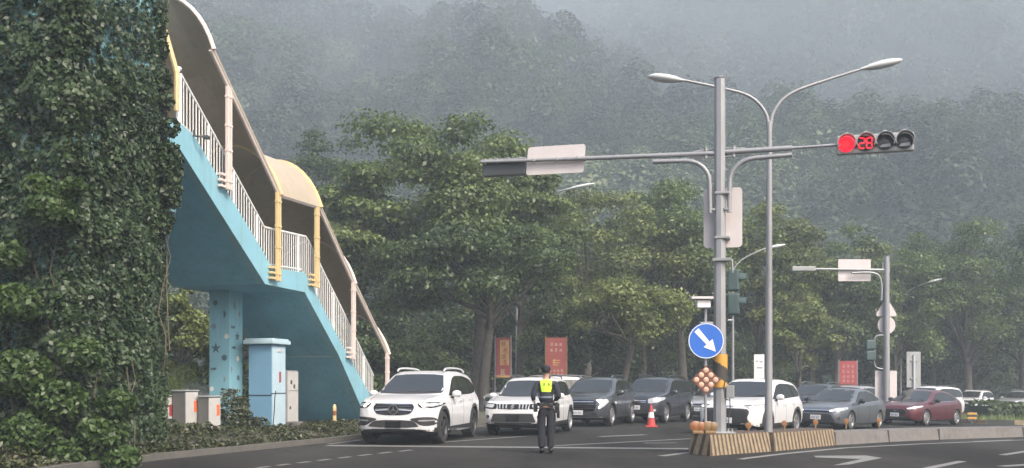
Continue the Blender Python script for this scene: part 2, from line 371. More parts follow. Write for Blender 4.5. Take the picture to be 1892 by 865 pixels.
tag(sheet('verge', [(x - .16, y + .06) for x, y in KERB] + [(120, 128), (-160, 128), (-160, -24)], M['soil'], vz, 0, VX, VY), kind='structure')
kb = MB()
for (a, b) in zip(KERB[:-1], KERB[1:]):
    a, b = Vector((*a, 0)), Vector((*b, 0)); d = (b - a).normalized(); nrm = Vector((-d.y, d.x, 0))
    za, zb = gz(a.x), gz(b.x)
    P = [a, b, b + nrm * .15, a + nrm * .15]; Z = [za, zb, zb, za]
    kb.add([(p.x, p.y, z - .1) for p, z in zip(P, Z)] + [(p.x, p.y, z + .115) for p, z in zip(P, Z)], [(0, 3, 2, 1), (4, 5, 6, 7), (0, 1, 5, 4), (1, 2, 6, 5), (2, 3, 7, 6), (3, 0, 4, 7)])
tag(kb.build('kerb_strip', M['kerb']), kind='structure')

def marking(pxpoly, off=.004, world=False, mat='road_white'):
    p = [tuple(q) for q in pxpoly] if world else [tuple(at(*q).xy) for q in pxpoly]
    tag(sheet('road_marking', p, M[mat], gz, off, [4.5]), kind='structure')
def line(p0, p1, w, px=True):
    a, b = (at(*p0), at(*p1)) if px else (Vector((*p0, 0)), Vector((*p1, 0)))
    d = (b - a); d.z = 0; d.normalize(); n = Vector((-d.y, d.x, 0)) * (w / 2)
    marking([(a + n).xy, (b + n).xy, (b - n).xy, (a - n).xy], world=True)
line((604, 823.5), (1272, 829.5), .42)                      # stop line
line((806, 818), (1003, 804), .16); line((1024, 824), (1277, 811), .16)
line((1108, 807), (1192, 803.5), .28); line((1190, 819), (1250, 818.5), .14)
line((1222, 843), (1275, 836), .2)
line((606, 821), (668, 813), .14)
for i in range(9):                                           # dotted guide line
    x0 = 438 + i * 37.5; y0 = 865.5 - (x0 - 470) * 0.1195 + max(0, x0 - 690) * .02
    line((x0, y0), (x0 + 22, y0 - 2.7), .13)
edge_line = [(1368, 849), (1450, 838.5), (1560, 828), (1700, 820.5), (1895, 813)]
for a, b in zip(edge_line[:-1], edge_line[1:]): line(a, b, .16)
marking([(1503, 842.5), (1600, 842), (1630, 846.5), (1570, 858.5), (1538, 860.5), (1592, 848.5), (1508, 845.5)])   # bent arrow
line((1712, 866), (1778, 852.5), .17); line((1852, 841), (1900, 833.5), .17); line((1850, 862), (1905, 858.5), .2); line((1800, 816), (1870, 813), .14)

def ridge(u):                                                # elevation of the crest over azimuth
    e = .392 + .012 * math.sin(u * 7 + 1) + .01 * noise.noise((u * 6, 3.1, 0))
    return e - .033 * math.exp(-((u - .325) / .026) ** 2)
def hill_z(x, y):
    t = (y - 120) / 560.0
    if t <= 0: return -4
    rz = ridge(x / 680.0) * 680
    g = t if t < 1 else 1 - (t - 1) * .5
    z = -2 + (rz + 1) * g
    e = min(1, t * 4)
    if t > .9: e *= max(0, (1 - t) / .1)
    return z + e * (27 * noise.noise((x / 60, y / 120, 1)) + 8 * noise.noise((x / 26, y / 45, 5)) + 7 * math.sin(x / 44 + y / 110))
nx, ny = 160, 100
xs = np.linspace(-640, 640, nx); ys = np.linspace(114, 800, ny)
V = np.array([(x, y, hill_z(x, y)) for y in ys for x in xs])
Q = [(j * nx + i, j * nx + i + 1, (j + 1) * nx + i + 1, (j + 1) * nx + i) for j in range(ny - 1) for i in range(nx - 1)]
tag(link('hillside', np_mesh('hillside', V, Q), M['hillside']), kind='structure')
VV, QQ, TT = [], [], []; base = 0
def crown_pts(n, c, rx, rz, low=-.25):
    d = rng.normal(0, 1, (n, 3)); d /= np.linalg.norm(d, axis=1)[:, None]; d[:, 2] = np.where(d[:, 2] < low, -d[:, 2], d[:, 2])
    r = rng.uniform(.72, 1.05, n)[:, None]
    return np.array(c) + d * r * np.array([rx, rx, rz]), d
y = 124.0; row = 0
while y < 688:
    st = 5.8 + (y - 124) * .0085; x = -y * .56
    while x < y * .56:
        cx, cy = x + random.uniform(-2, 2), y + random.uniform(-2, 2); cz = hill_z(cx, cy)
        rr = random.uniform(2.4, 5.6) * (1 + (y - 124) / 1000); rz_ = rr * random.uniform(.9, 1.6)
        n = int(190 if y < 165 else 480 if y < 240 else 255 if y < 330 else 118 if y < 450 else 62); ls = rr * (.2 if y < 165 else .15 if y < 240 else .2 if y < 330 else .3 if y < 450 else .44)
        ct = random.gauss(.38, .22) + .75 * noise.noise((cx / 26, cy / 40, 9))
        P, N = crown_pts(n, (cx, cy, cz + rr * random.uniform(.2, 1.5)), rr, rz_)
        N[:, 2] += .5
        N[:, 2] += .2; v, q = leaves(P, N, ls * rng.uniform(.7, 1.3, n), .2, .85)
        VV.append(v); QQ.append(q + base); base += len(v); TT.append(np.clip(ct + rng.normal(0, .07, n), 0, 1))
        x += st * random.uniform(.8, 1.2)
    y += st * .95; row += 1
tag(link('hillside_forest', np_mesh('hillside_forest', np.concatenate(VV), np.concatenate(QQ), np.concatenate(TT)), L['forest']), kind='stuff')
print('forest quads', base // 4)
hz = MB().box((0, 390, 164), (1400, 860, 336)); hm = bpy.data.materials.new('haze_air'); hm.use_nodes = True
for n_ in list(hm.node_tree.nodes): hm.node_tree.nodes.remove(n_)
ho = hm.node_tree.nodes.new('ShaderNodeOutputMaterial'); hv = hm.node_tree.nodes.new('ShaderNodeVolumePrincipled')
hv.inputs['Color'].default_value = (.77, .89, 1, 1); hv.inputs['Density'].default_value = .00165; hv.inputs['Anisotropy'].default_value = .0
hm.node_tree.links.new(hv.outputs[0], ho.inputs['Volume'])
tag(hz.build('haze', hm), kind='stuff')

# low cloud lying against the upper slope: a closed wedge of thin mist, thickening upwards
mw = MB(); prof_m = [(245, 62), (720, 298), (245, 298)]
mw.add([(x, y_, z_) for x in (-690, 690) for y_, z_ in prof_m], [(0, 1, 2), (3, 5, 4), (0, 3, 4, 1), (1, 4, 5, 2), (2, 5, 3, 0)])
mm = bpy.data.materials.new('mist_air'); mm.use_nodes = True
for n_ in list(mm.node_tree.nodes): mm.node_tree.nodes.remove(n_)
mo_ = mm.node_tree.nodes.new('ShaderNodeOutputMaterial'); mv = mm.node_tree.nodes.new('ShaderNodeVolumePrincipled')
mv.inputs['Color'].default_value = (.84, .92, 1, 1); mv.inputs['Density'].default_value = .0026; mm.node_tree.links.new(mv.outputs[0], mo_.inputs['Volume'])
tag(mw.build('mist', mm), kind='stuff')
# ------------------------------------------------------------------ footbridge
U3 = Vector((.2607, .9654, 0)); W3 = Vector((.9654, -.2607, 0)); Z3 = Vector((0, 0, 1))
def based(root):
    for ch in root.children: ch.location = ch.location - root.location
def SP(px, py):
    k = (CX - px) / F; Y = 12.62 / (k + .27); return Vector((-12.62 + .27 * Y, Y, CAMZ + (HY - py) / F * Y))
P0 = SP(500, 500); P0.z = 0
def tz(px, py): p = SP(px, py); return ((p - P0).dot(U3), p.z)
def interp(pl, t): return float(np.interp(t, [p[0] for p in pl], [p[1] for p in pl]))
fb = thing('footbridge', 'pale blue footbridge stairway with arched cream canopy and white railings beside the road', 'footbridge', tuple(P0))
UP = [tz(*p) for p in ((333, 228), (360, 252), (400, 322), (440, 388), (488, 468), (502, 495), (563, 504), (583, 541), (622, 618), (685, 732))]
LO = [tz(*p) for p in ((333, 276), (340, 287), (490, 525), (563, 540), (626, 657), (661, 738))]
gl = (LO[-1][1] - .2) / (LO[-2][1] - LO[-1][1]) * (LO[-1][0] - LO[-2][0]); LO.append((LO[-1][0] + gl, .2))
gu = (UP[-1][1] - .2) / (UP[-2][1] - UP[-1][1]) * (UP[-1][0] - UP[-2][0]); UP.append((UP[-1][0] + gu, .2))
tower_t = tz(300, 500)[0]
UP.insert(0, (tower_t, UP[0][1])); LO.insert(0, (tower_t, LO[0][1]))
def strip(name, lo, up, off, depth, mat): return MB().prism(lo + up[::-1], P0 - W3 * off, U3, Z3, -W3, depth).build(name, M[mat], fb)
WID = 2.55
strip('stringer', LO, UP, 0, .2, 'cyan'); strip('stringer', LO, UP, WID - .2, .2, 'cyan')
lo_up = [(t, z + .16) for t, z in LO]; strip('soffit_slab', [(t, z + .004) for t, z in LO], lo_up, .202, WID - .404, 'soffit')
stepm = None
for (ta, tb, za, zb) in ((LO[2][0], LO[3][0], LO[2][1], LO[3][1]), (LO[4][0], LO[-1][0], LO[4][1], LO[-1][1])):
    n = int((za - zb) / .17)
    for i in range(n):
        if stepm is None: stepm = MB().box((0, 0, 0), (WID - .42, .34, .17), rz=math.atan2(W3.y, W3.x)).mesh('step')
        f = (i + .5) / n; o = link('step', stepm, None, fb)
        if not stepm.materials: stepm.materials.append(M['floor_grey'])
        o.location = P0 + U3 * (ta + (tb - ta) * f) - W3 * (WID / 2) + Z3 * (za + (zb - za) * f + .42)
# girder end and tower of the deck
TA = tz(300, 500)[0]
MB().prism([(TA - .05, 4.95), (TA + .52, 4.95), (TA + .52, LO[0][1] - .01), (TA - .05, LO[0][1] - .01)], P0 - W3 * .03, U3, Z3, -W3, WID - .06).build('girder_end', M['cyan'], fb)
C0 = SP(300, 500); C0.z = 0; C1 = SP(140, 500); C1.z = 0; C2 = C1 - W3 * 6
tw = MB(); base4 = [C0, C1, C2, C0 - W3 * 6]
tw.add([(p.x, p.y, -.1) for p in base4] + [(p.x, p.y, 9.8) for p in base4], [(0, 1, 2, 3), (4, 7, 6, 5), (0, 4, 5, 1), (1, 5, 6, 2), (2, 6, 7, 3), (3, 7, 4, 0)])
tw.build('tower_wall', M['cyan_wall'], fb)
# railing
RAIL = [tz(*p) for p in ((341, 136), (420, 281), (494, 419), (500, 421), (571, 437), (576, 446), (640, 577), (695, 694))]
BOT = [(t, z + .1) for t, z in UP]
rp = lambda t, z, off=.1: P0 + U3 * t - W3 * off + Z3 * z
MB().tube([rp(*p) for p in RAIL], .032, 8).build('handrail', M['rail_white'], fb, 40)
rail_low = [(t, interp(UP, t) + .09) for t in [RAIL[0][0]] + [p[0] for p in UP if RAIL[0][0] < p[0] < RAIL[-1][0]] + [RAIL[-1][0]]]
MB().tube([rp(*p) for p in rail_low], .02, 6).build('bottom_rail', M['rail_white'], fb, 40)
t = RAIL[0][0]; bal = {}; i = 0
while t < RAIL[-1][0]:
    z0, z1 = interp(UP, t) - .01, interp(RAIL, t); h = round(max(.3, z1 - z0), 1); thick = i % 9 == 0
    key = (h, thick)
    if key not in bal: bal[key] = MB().tube([(0, 0, 0), (0, 0, h)], .034 if thick else .013, 8 if thick else 6).mesh('rail_post' if thick else 'baluster'); bal[key].materials.append(M['rail_white'])
    o = link('rail_post' if thick else 'baluster', bal[key], None, fb); o.location = rp(t, z1 - h)
    t += .118; i += 1
MB().tube([rp(RAIL[0][0] - .02 - .1 * math.cos(a), RAIL[0][1] - .02 + .12 * math.sin(a)) for a in np.linspace(math.pi / 2, 0, 4)] + [rp(RAIL[0][0] - .1, UP[1][1])], .05, 8).build('rail_end', M['rail_white'], fb, 40)
# canopy
EAVE = [tz(*p) for p in ((382, 93), (508, 361), (583, 384), (647, 525), (710, 655))]
RISE, HWD, CEN = 1.28, 1.36, WID / 2 - .06
NP = 16
def prof(sc=0.0):
    a0 = R(24); return [(CEN - (HWD + sc) * math.cos(a) / math.cos(a0), (RISE + sc) * (math.sin(a) - math.sin(a0)) / (1 - math.sin(a0))) for a in np.linspace(a0, math.pi - a0, NP + 1)]
def vault(name, a, b, mat):
    mb = MB(); vs = []
    for (t, z) in (a, b):
        for sc in (.02, -.012):
            vs += [P0 + U3 * t - W3 * o_ + Z3 * (z + h_) for o_, h_ in prof(sc)]
    m = NP + 1; fs = []
    for i in range(NP):
        fs += [(i, i + 1, 2 * m + i + 1, 2 * m + i), (m + i, 3 * m + i, 3 * m + i + 1, m + i + 1), (i, m + i, m + i + 1, i + 1), (2 * m + i, 2 * m + i + 1, 3 * m + i + 1, 3 * m + i)]
    fs += [(0, 2 * m, 3 * m, m), (NP, m + NP, 3 * m + NP, 2 * m + NP)]
    return mb.add(vs, fs).build(name, mat, fb, 50)
SEG = []
for a, b in zip(EAVE[:-1], EAVE[1:]):
    g = .006; d = b[0] - a[0]; sl = (b[1] - a[1]) / d
    A, B = (a[0] + g, a[1] + sl * g), (b[0] - g, b[1] - sl * g); SEG.append((A, B))
    n = max(1, round(d / 1.6))
    for i in range(n):
        f0, f1 = i / n, (i + 1) / n; gg = .004 if n > 1 else 0
        vault('canopy_panel', (A[0] + (B[0] - A[0]) * f0 + gg, A[1] + (B[1] - A[1]) * f0 + sl * gg), (A[0] + (B[0] - A[0]) * f1 - gg, A[1] + (B[1] - A[1]) * f1 - sl * gg), M['canopy'])
    # solid sheet along the far side, below the vault
    lo = [(t, interp(UP, t) + .02) for t in [max(A[0], tower_t)] + [p[0] for p in UP if A[0] < p[0] < B[0]] + [B[0]]]
    up = [(max(A[0], tower_t), interp([A, B], max(A[0], tower_t)) - .01), (B[0], B[1] - .01)]
    MB().prism(lo + up[::-1], P0 - W3 * (WID - .08), U3, Z3, -W3, .03).build('side_panel', M['side_sheet'], fb)
for off in (-.1, 2 * CEN + .08):
    MB().tube([P0 + U3 * t - W3 * off + Z3 * z for t, z in EAVE], .055, 6).build('eave_beam', M['post_pink'], fb)
for k, (t, z) in enumerate(EAVE):
    MB().tube([P0 + U3 * t - W3 * o_ + Z3 * (z + h_) for o_, h_ in prof(.03)], .05, 6).build('canopy_rib', M['post_yellow' if k in (1, 2) else 'post_pink'], fb, 40)
def post(t, ztop, zbot, mat, br=True):
    o = -.12
    for s in (-.052, .052):
        MB().bbox(P0 + U3 * (t + s) - W3 * o + Z3 * ((ztop + zbot) / 2), (.08, .075, ztop - zbot), .012, math.atan2(W3.y, W3.x)).build('canopy_post', M[mat], fb)
    for f in (.08, .38, .62, .9): MB().bbox(P0 + U3 * t - W3 * o + Z3 * (zbot + (ztop - zbot) * f), (.1, .2, .05), .008, math.atan2(W3.y, W3.x)).build('post_clamp', M[mat], fb)
    if br:
        for k in range(3): MB().bbox(P0 + U3 * (t - .19) - W3 * (-.06) + Z3 * (zbot + .06 + k * .13), (.1, .2, .055), .01, math.atan2(W3.y, W3.x)).build('bracket_plate', M[mat], fb)
for (px, yt, yb, mt) in ((414, 195, 352, 'post_pink'), (506, 366, 520, 'post_yellow'), (578, 388, 532, 'post_yellow'), (646, 528, 664, 'post_pink'), (709, 655, 745, 'post_pink')):
    a, b = tz(px, yt), tz(px, yb); zt = interp(EAVE, a[0]) if a[0] < EAVE[-1][0] else a[1]
    post(a[0], zt, b[1], mt, px < 700)
tp = (333, 95); a = tz(328, 205); b = tz(322, 70)
MB().tube([rp(a[0], a[1], .02), rp(a[0], a[1] + .8, .02), rp(a[0] - .08, b[1] + .2, .25), rp(a[0] - .2, b[1] + .75, .75)], .055, 8).build('curved_post', M['post_yellow'], fb, 40)
lm = MB(); p = SP(356, 246) + W3 * .03; lm.tube([p + Z3 * .06, p - Z3 * .06, p + W3 * .12 - Z3 * .08, p + W3 * .2 + U3 * .1 - Z3 * .06], .022, 6); lm.bbox(p + W3 * .2 + U3 * .15 - Z3 * .07, (.12, .16, .07), .01)
lm.build('floodlight', M['housing'], fb)
# painted pillar
PC = Vector((-.275 * 26.3, 26.3, 0))
def pil(off0, off1, s0, s1, z0, z1): 
    v = [PC - W3 * a + U3 * b + Z3 * z for z in (z0, z1) for a, b in ((off0, s0), (off1, s0), (off1, s1), (off0, s1))]
    return MB().add(v, [(0, 3, 2, 1), (4, 5, 6, 7), (0, 1, 5, 4), (1, 2, 6, 5), (2, 3, 7, 6), (3, 0, 4, 7)])
pil(0, .57, 0, .66, -.1, LO[3][1] + .02).build('pillar', M['cyan'], fb)
def star(r, n=5, q=.38): return [(r * (1 if i % 2 == 0 else q) * math.cos(math.pi * i / n + .3), r * (1 if i % 2 == 0 else q) * math.sin(math.pi * i / n + .3)) for i in range(2 * n)]
def shell(r): return [(0, -r)] + [(r * (1 + .12 * math.cos(i * math.pi)) * math.cos(a) * .9, r * (1 + .12 * math.cos(i * math.pi)) * math.sin(a)) for i, a in enumerate(np.linspace(-.3, math.pi + .3, 11))]
def fish(r): return [(-r, .45 * r), (-.55 * r, .08 * r), (0, .42 * r), (.6 * r, .3 * r), (r, 0), (.6 * r, -.3 * r), (0, -.42 * r), (-.55 * r, -.08 * r), (-r, -.45 * r)]
def conch(r): return [(-.15 * r, r), (.3 * r, .45 * r), (.5 * r, 0), (.25 * r, -.5 * r), (-.1 * r, -r), (-.35 * r, -.4 * r), (-.2 * r, .1 * r), (-.4 * r, .5 * r)]
SEA = [('L', 300, 152, 'shell', .075, 'sea_dark'), ('L', 343, 205, 'conch', .1, 'sea_dark'), ('L', 292, 262, 'shell', .08, 'sea_mid'), ('L', 353, 310, 'shell', .07, 'sea_light'), ('L', 302, 365, 'star', .15, 'sea_dark'),
       ('L', 342, 410, 'shell', .085, 'sea_dark'), ('L', 292, 462, 'fish', .09, 'sea_dark'), ('L', 343, 510, 'conch', .09, 'sea_mid'), ('L', 276, 556, 'shell', .065, 'sea_light'), ('L', 288, 590, 'fish', .07, 'sea_mid'),
       ('R', 390, 165, 'conch', .12, 'sea_mid'), ('R', 383, 266, 'fish', .1, 'sea_dark'), ('R', 403, 310, 'star', .13, 'sea_dark'), ('R', 387, 362, 'fish', .1, 'sea_dark'), ('R', 405, 415, 'shell', .07, 'sea_light'),
       ('R', 376, 465, 'conch', .085, 'sea_mid'), ('R', 407, 505, 'shell', .075, 'sea_dark'), ('R', 380, 565, 'star', .12, 'sea_mid'), ('R', 412, 205, 'conch', .08, 'sea_coral')]
for face, x, yy, kind, r, mt in SEA:
    px, py = 280 + x / 2.543, 500 + yy / 2.543; k = (CX - px) / F
    if face == 'L':
        s = (PC.x + k * PC.y) / (W3.x + k * W3.y); s = max(r, min(.57 - r, s)); c = PC - W3 * s - U3 * .004; ex, ed = W3, U3
    else:
        s = -(PC.x + k * PC.y) / (U3.x + k * U3.y); s = max(r, min(.66 - r, s)); c = PC + U3 * s + W3 * .004; ex, ed = U3, -W3
    c.z = CAMZ + (HY - py) / F * c.y
    MB().prism({'star': star, 'shell': shell, 'fish': fish, 'conch': conch}[kind](r), c, ex, Z3, ed, .006).build('painted_' + {'star': 'starfish', 'shell': 'seashell', 'fish': 'fish', 'conch': 'conch'}[kind], M[mt], fb)
based(fb)

# ------------------------------------------------------------------ ivy on the tower
def lump(p, s=1.3): return noise.noise(p * s) * .6 + noise.noise(p * s * 2.7 + Vector((5, 1, 2))) * .4
def face_leaves(a, b, nout, n, zlo, zhi, sz, dens, thick, cut=None):
    P = []; N = []; T = []; S = []
    tries = 0
    while len(P) < n and tries < n * 4:
        tries += 1
        f = random.random(); z = random.uniform(zlo, zhi); q = a.lerp(b, f) + Z3 * z; l = lump(q)
        if random.random() > dens(f, z, l): continue
        d = thick(f, z) * max(.05, .55 + l * 1.1) * random.random() ** .6
        P.append(q + nout * d); N.append(nout + Z3 * .45); T.append(.42 + l * .5 + random.gauss(0, .17) - .15 * (random.random() < .3)); S.append(sz * random.uniform(.65, 1.35) * (1 + .25 * max(0, 2.5 - z) / 2.5))
    P = np.array(P); N = np.array(N); v, q = leaves(P, N, np.array(S), .55, .72, .12)
    return v, q, np.clip(T, 0, 1)
sm = lambda x, a, b: max(0, min(1, (x - a) / (b - a)))
parts = [face_leaves(C0 + U3 * .12, C1 - U3 * .12, W3, 36000, 0, 9.6, .09, lambda f, z, l: (1 - .6 * sm(z + (1 - f) * 1.0, 6.8, 8.2)) * (.85 + l), lambda f, z: .07 + .26 * sm(f, .05, .5)),
         face_leaves(C1, C1 - W3 * 4.2, -U3, 34000, 0, 9.6, .10, lambda f, z, l: .85 + l * .6 - .3 * sm(z, 8, 9.5), lambda f, z: .5 + .25 * sm(3 - z, 0, 2))]
parts.append(face_leaves(C1 - W3 * .3, C1 + U3 * .3, (W3 - U3).normalized(), 11000, 0, 9.6, .10, lambda f, z, l: 1 - .4 * sm(z, 8.2, 9.3), lambda f, z: .45))
def blob(c, r, n, sz):
    P, N = crown_pts(n, c, r[0], r[1], -2); v, q = leaves(P, N * .6 + np.array([0, 0, .4]), sz * rng.uniform(.7, 1.3, n), .6, .7); return v, q, np.clip(rng.normal(.42, .2, n), 0, 1)
for (px, py, r, n) in ((312, 320, .26, 420), (318, 352, .2, 260), (308, 300, .3, 420), (322, 372, .12, 120), (312, 285, .22, 260), (300, 410, .22, 300), (316, 235, .16, 160), (304, 150, .16, 120), (308, 186, .14, 120), (298, 90, .15, 110), (296, 60, .13, 80)):
    Y = 20.55; parts.append(blob((xat(px, Y), Y, zat(py, Y)), (r, r * 1.25), n, .11))
def join(ps):
    b_ = 0; vv, qq, tt = [], [], []
    for v, q, t_ in ps: vv.append(v); qq.append(q + b_); tt.append(np.asarray(t_)); b_ += len(v)
    return np.concatenate(vv), np.concatenate(qq), np.concatenate(tt)
iv = thing('ivy', 'dense dark green ivy curtain covering the footbridge tower wall', 'ivy', (C1.x, C1.y, 0))
tag(link('foliage', np_mesh('foliage', *join(parts)), L['ivy'], iv), kind='stuff')
for i in range(6):
    f = random.random(); on_r = random.random() < .4
    a = (C0.lerp(C1, f) + W3 * .05) if on_r else (C1 - W3 * (f * 3.2) - U3 * .05)
    pts = []; z = random.uniform(-.05, 3); x = 0; no = W3 if on_r else -U3; al = U3 if on_r else W3
    for k in range(9): pts.append(a + al * x + no * (.05 + .2 * random.random()) + Z3 * z); z += random.uniform(.25, .7); x += random.uniform(-.18, .18)
    MB().tube(pts, [.012 - .001 * k for k in range(9)], 5).build('vine_stem', M['vine'], iv)
based(iv)
cr = thing('creeper', 'bright green large leaved creeper bulging from the lower ivy at the left edge', 'creeper', (C1.x - .6, C1.y - .6, 0))
ps = []
for (px, py, r, n) in ((40, 690, .5, 900), (110, 740, .45, 800), (190, 800, .4, 800), (60, 800, .5, 1000), (225, 848, .3, 500), (95, 385, .38, 620), (70, 345, .25, 260), (135, 345, .2, 150), (30, 560, .4, 520), (150, 655, .36, 480), (12, 470, .3, 260), (215, 745, .3, 420), (140, 850, .45, 900)):
    Y = 17.55; ps.append(blob((xat(px, Y), Y, zat(py, Y)), (r, r * .8), int(n * 1.5), .115))
tag(link('foliage', np_mesh('foliage', *join(ps)), L['ivy2'], cr), kind='stuff')
sm_ = MB()
for i in range(5):
    Y = 17.9; x = xat(random.uniform(0, 290), Y); z = -.05; pts = []
    for k in range(6): pts.append((x, Y + random.uniform(-.1, .1), z)); z += random.uniform(.2, .5); x += random.uniform(-.12, .12)
    sm_.tube(pts, .008, 5)
sm_.build('stem', M['vine'], cr); based(cr)
# ------------------------------------------------------------------ utility boxes and small things on the verge
UZ = math.atan2(W3.y, W3.x)
def cabinet(name, label, cat, corner, w, d, z0, z1, m_front, m_side, group=None):
    """box whose near right corner stands at `corner`: front face w wide (towards the viewer), side face d deep (towards the road)"""
    c = Vector(corner) - W3 * (w / 2) + U3 * (d / 2)
    t = thing(name, label, cat, (c.x, c.y, z0), UZ, group); h = z1 - z0
    MB().bbox((0, 0, h / 2), (w, d, h), .012).build('body', M[m_front], t)
    MB().bbox((w / 2 + .005, 0, h * .5), (.02, d * .94, h * .95), .006).build('lit_side_door', M[m_side], t)  # side paler than the body: lit and shaded faces painted as two colours
    return t, h
t, h = cabinet('electrical_cabinet', 'tall pale blue street cabinet with overhanging cap and black strap under the stairs', 'cabinet', (xat(502, 26.4), 26.4, 0), .66, .74, .2, 2.42, 'cab_blue', 'cab_light')
MB().bbox((0, 0, h + .06), (.86, .98, .1), .02).bbox((0, 0, h + .13), (.8, .9, .05), .02).build('cap', M['cab_light'], t)
MB().bbox((.33, 0, h * .43), (.036, .76, .03), .004).build('strap', M['strap'], t); MB().bbox((0, -.372, h * .41), (.66, .02, .022), .004).build('strap', M['strap'], t)
MB().tube([(.355, -.2, h * .46), (.36, -.25, h * .4), (.362, -.28, h * .25), (.362, -.33, h * .12), (.35, -.36, .05)], .012, 6).build('strap_tail', M['strap'], t)
MB().box((.3475, .05, h * .62), (.006, .1, .28)).build('sticker', M['sticker_red'], t); MB().bbox((.35, .02, h * .93), (.02, .2, .07), .008).build('door_plate', M['cab_pale'], t)
t, h = cabinet('meter_cabinet', 'slim off white meter cabinet right of the tall blue cabinet', 'cabinet', (xat(531, 27.5), 27.5, 0), .4, .62, .33, 1.76, 'housing_grey', 'cab_pale')
for (y, z) in ((-.12, .78), (.05, .7), (-.18, .3)): MB().bbox((.22, y, h * z), (.02, .07, .11 if z > .5 else .08), .006).build('latch', M['housing'], t)
MB().bbox((.218, 0, h * .62), (.01, .56, .012), .003).build('door_seam', M['cab_grey'], t)
tag(MB().bbox((xat(545, 26.9), 26.9, .32), (.34, .3, .2), .02, UZ).build('concrete_block', M['concrete']), 'small pale concrete block at the foot of the meter cabinet', 'block')
for (px, Y, w, d, h1, lab, stk) in ((342, 23.7, .33, .53, 1.12, 'grey utility box with single dark vent, tallest of the three beside the ivy', 'sticker_orange'), (385, 24.0, .27, .52, .98, 'grey utility box nearest the painted pillar with orange sticker', 'sticker_orange'), (296, 23.4, .3, .5, 1.0, 'grey utility box half hidden by ivy with red sticker', 'sticker_red')):
    t, h = cabinet('utility_box', lab, 'utility box', (xat(px, Y), Y, 0), w, d, .12, .12 + h1, 'cab_grey', 'cab_pale', 'utility boxes beside the ivy')
    MB().bbox((0, 0, h + .012), (w + .05, d + .06, .03), .008).build('lid', M['housing_grey'], t)
    MB().box((w / 2 + .018, .14, h * .68), (.006, .13, .26)).build('sticker', M[stk], t)
    MB().bbox((w / 2 + .02, -.02, h * .2), (.02, .09, .08), .01).build('lock', M['housing'], t)
b = at(618, 802); 
t = thing('bollard', 'weathered orange yellow marker post standing on the verge by the stair foot', 'bollard', (b.x, b.y, .1))
MB().lathe([(.055, 0), (.055, .62), (.05, .68), (.03, .72), (.0, .73)], n=14).build('post', M['post_yellow'], t, 40); MB().lathe([(.058, .42), (.058, .55)], n=14, cap=False).build('reflective_band', M['amber'], t)
MB().lathe([(.09, 0), (.07, .05)], n=14).build('foot', M['amber_dull'], t)
c = at(1203, 789); t = thing('traffic_cone', 'red and white traffic cone on the road in front of the dark van', 'traffic cone', (c.x, c.y, c.z))
MB().bbox((0, 0, .02), (.4, .4, .04), .01).build('base', M['cone_red'], t)
prof_c = lambda z: .15 - (z - .04) / .68 * .12
MB().lathe([(prof_c(z), z) for z in (.04, .3, .5, .72)], n=18).build('cone', M['cone_red'], t, 40)
MB().lathe([(prof_c(z) + .004, z) for z in (.30, .48)], n=18, cap=False).build('white_band', M['white_plastic'], t, 40)

# ------------------------------------------------------------------ median with striped barriers
NEAR = [(5.55, 21.8), (7.9, 25.0), (11.4, 28.7), (16.2, 32.6), (20.5, 35.9), (25, 39.0), (31, 42.6)]
md = thing('median_barrier', 'low concrete median barrier with yellow and black striped end segments', 'barrier', (5.0, 21.6, 0))
nm = MB(); noseb = [(3.56, 20.72), (3.86, 20.06), (5.5, 21.77), (4.98, 22.33), (3.75, 21.3)]
def tapered(mb, poly, z0f, h, ins, mat):
    c = Vector((sum(p[0] for p in poly) / len(poly), sum(p[1] for p in poly) / len(poly), 0)); n = len(poly)
    lo = []; up = []
    for i, p in enumerate(poly):
        a, b, d = Vector(poly[i - 1]), Vector(p), Vector(poly[(i + 1) % n])
        e1 = (b - a).normalized(); e2 = (d - b).normalized(); n1 = Vector((-e1.y, e1.x)); n2 = Vector((-e2.y, e2.x)); m = (n1 + n2); m = m / max(.3, m.length_squared) * 2
        q = b + m * ins * .5 * 1.0
        lo.append((p[0], p[1], z0f(*p) - .05)); up.append((q.x, q.y, z0f(*p) + h))
    return mb.add(lo + up, [tuple(range(n - 1, -1, -1)), tuple(range(n, 2 * n))] + [(i, (i + 1) % n, n + (i + 1) % n, n + i) for i in range(n)]), lo, up
nm, nlo, nup = tapered(nm, noseb, gz, .42, .09, None); nm.build('nose_segment', M['stripe_dark'], md)
def off_line(pts, d):
    o = []
    for i, p in enumerate(pts):
        a = Vector(pts[max(0, i - 1)]); b = Vector(pts[min(len(pts) - 1, i + 1)]); e = (b - a).normalized(); o.append((p[0] - e.y * d, p[1] + e.x * d))
    return o
def pt_along(pts, s):
    for a, b in zip(pts[:-1], pts[1:]):
        l = math.hypot(b[0] - a[0], b[1] - a[1])
        if s <= l: return (a[0] + (b[0] - a[0]) * s / l, a[1] + (b[1] - a[1]) * s / l)
        s -= l
    return pts[-1]
tot = sum(math.hypot(b[0] - a[0], b[1] - a[1]) for a, b in zip(NEAR[:-1], NEAR[1:]))
s = 0.04; k = 0; ends = []
while s < tot - 1:
    ln = 3.9 if k == 0 else 3.1 if k % 3 else 5.2
    a, b = pt_along(NEAR, s), pt_along(NEAR, s + ln - .05); e = (Vector(b) - Vector(a)).normalized(); n_ = Vector((-e.y, e.x)) * .74
    mb, lo, up = tapered(MB(), [a, b, (b[0] + n_.x, b[1] + n_.y), (a[0] + n_.x, a[1] + n_.y)], gz, .40 if k == 0 else .31, .09, None)
    mb.build('barrier_segment', M['stripe_dark'] if k == 0 else M['concrete'], md); ends.append((lo, up)); s += ln; k += 1
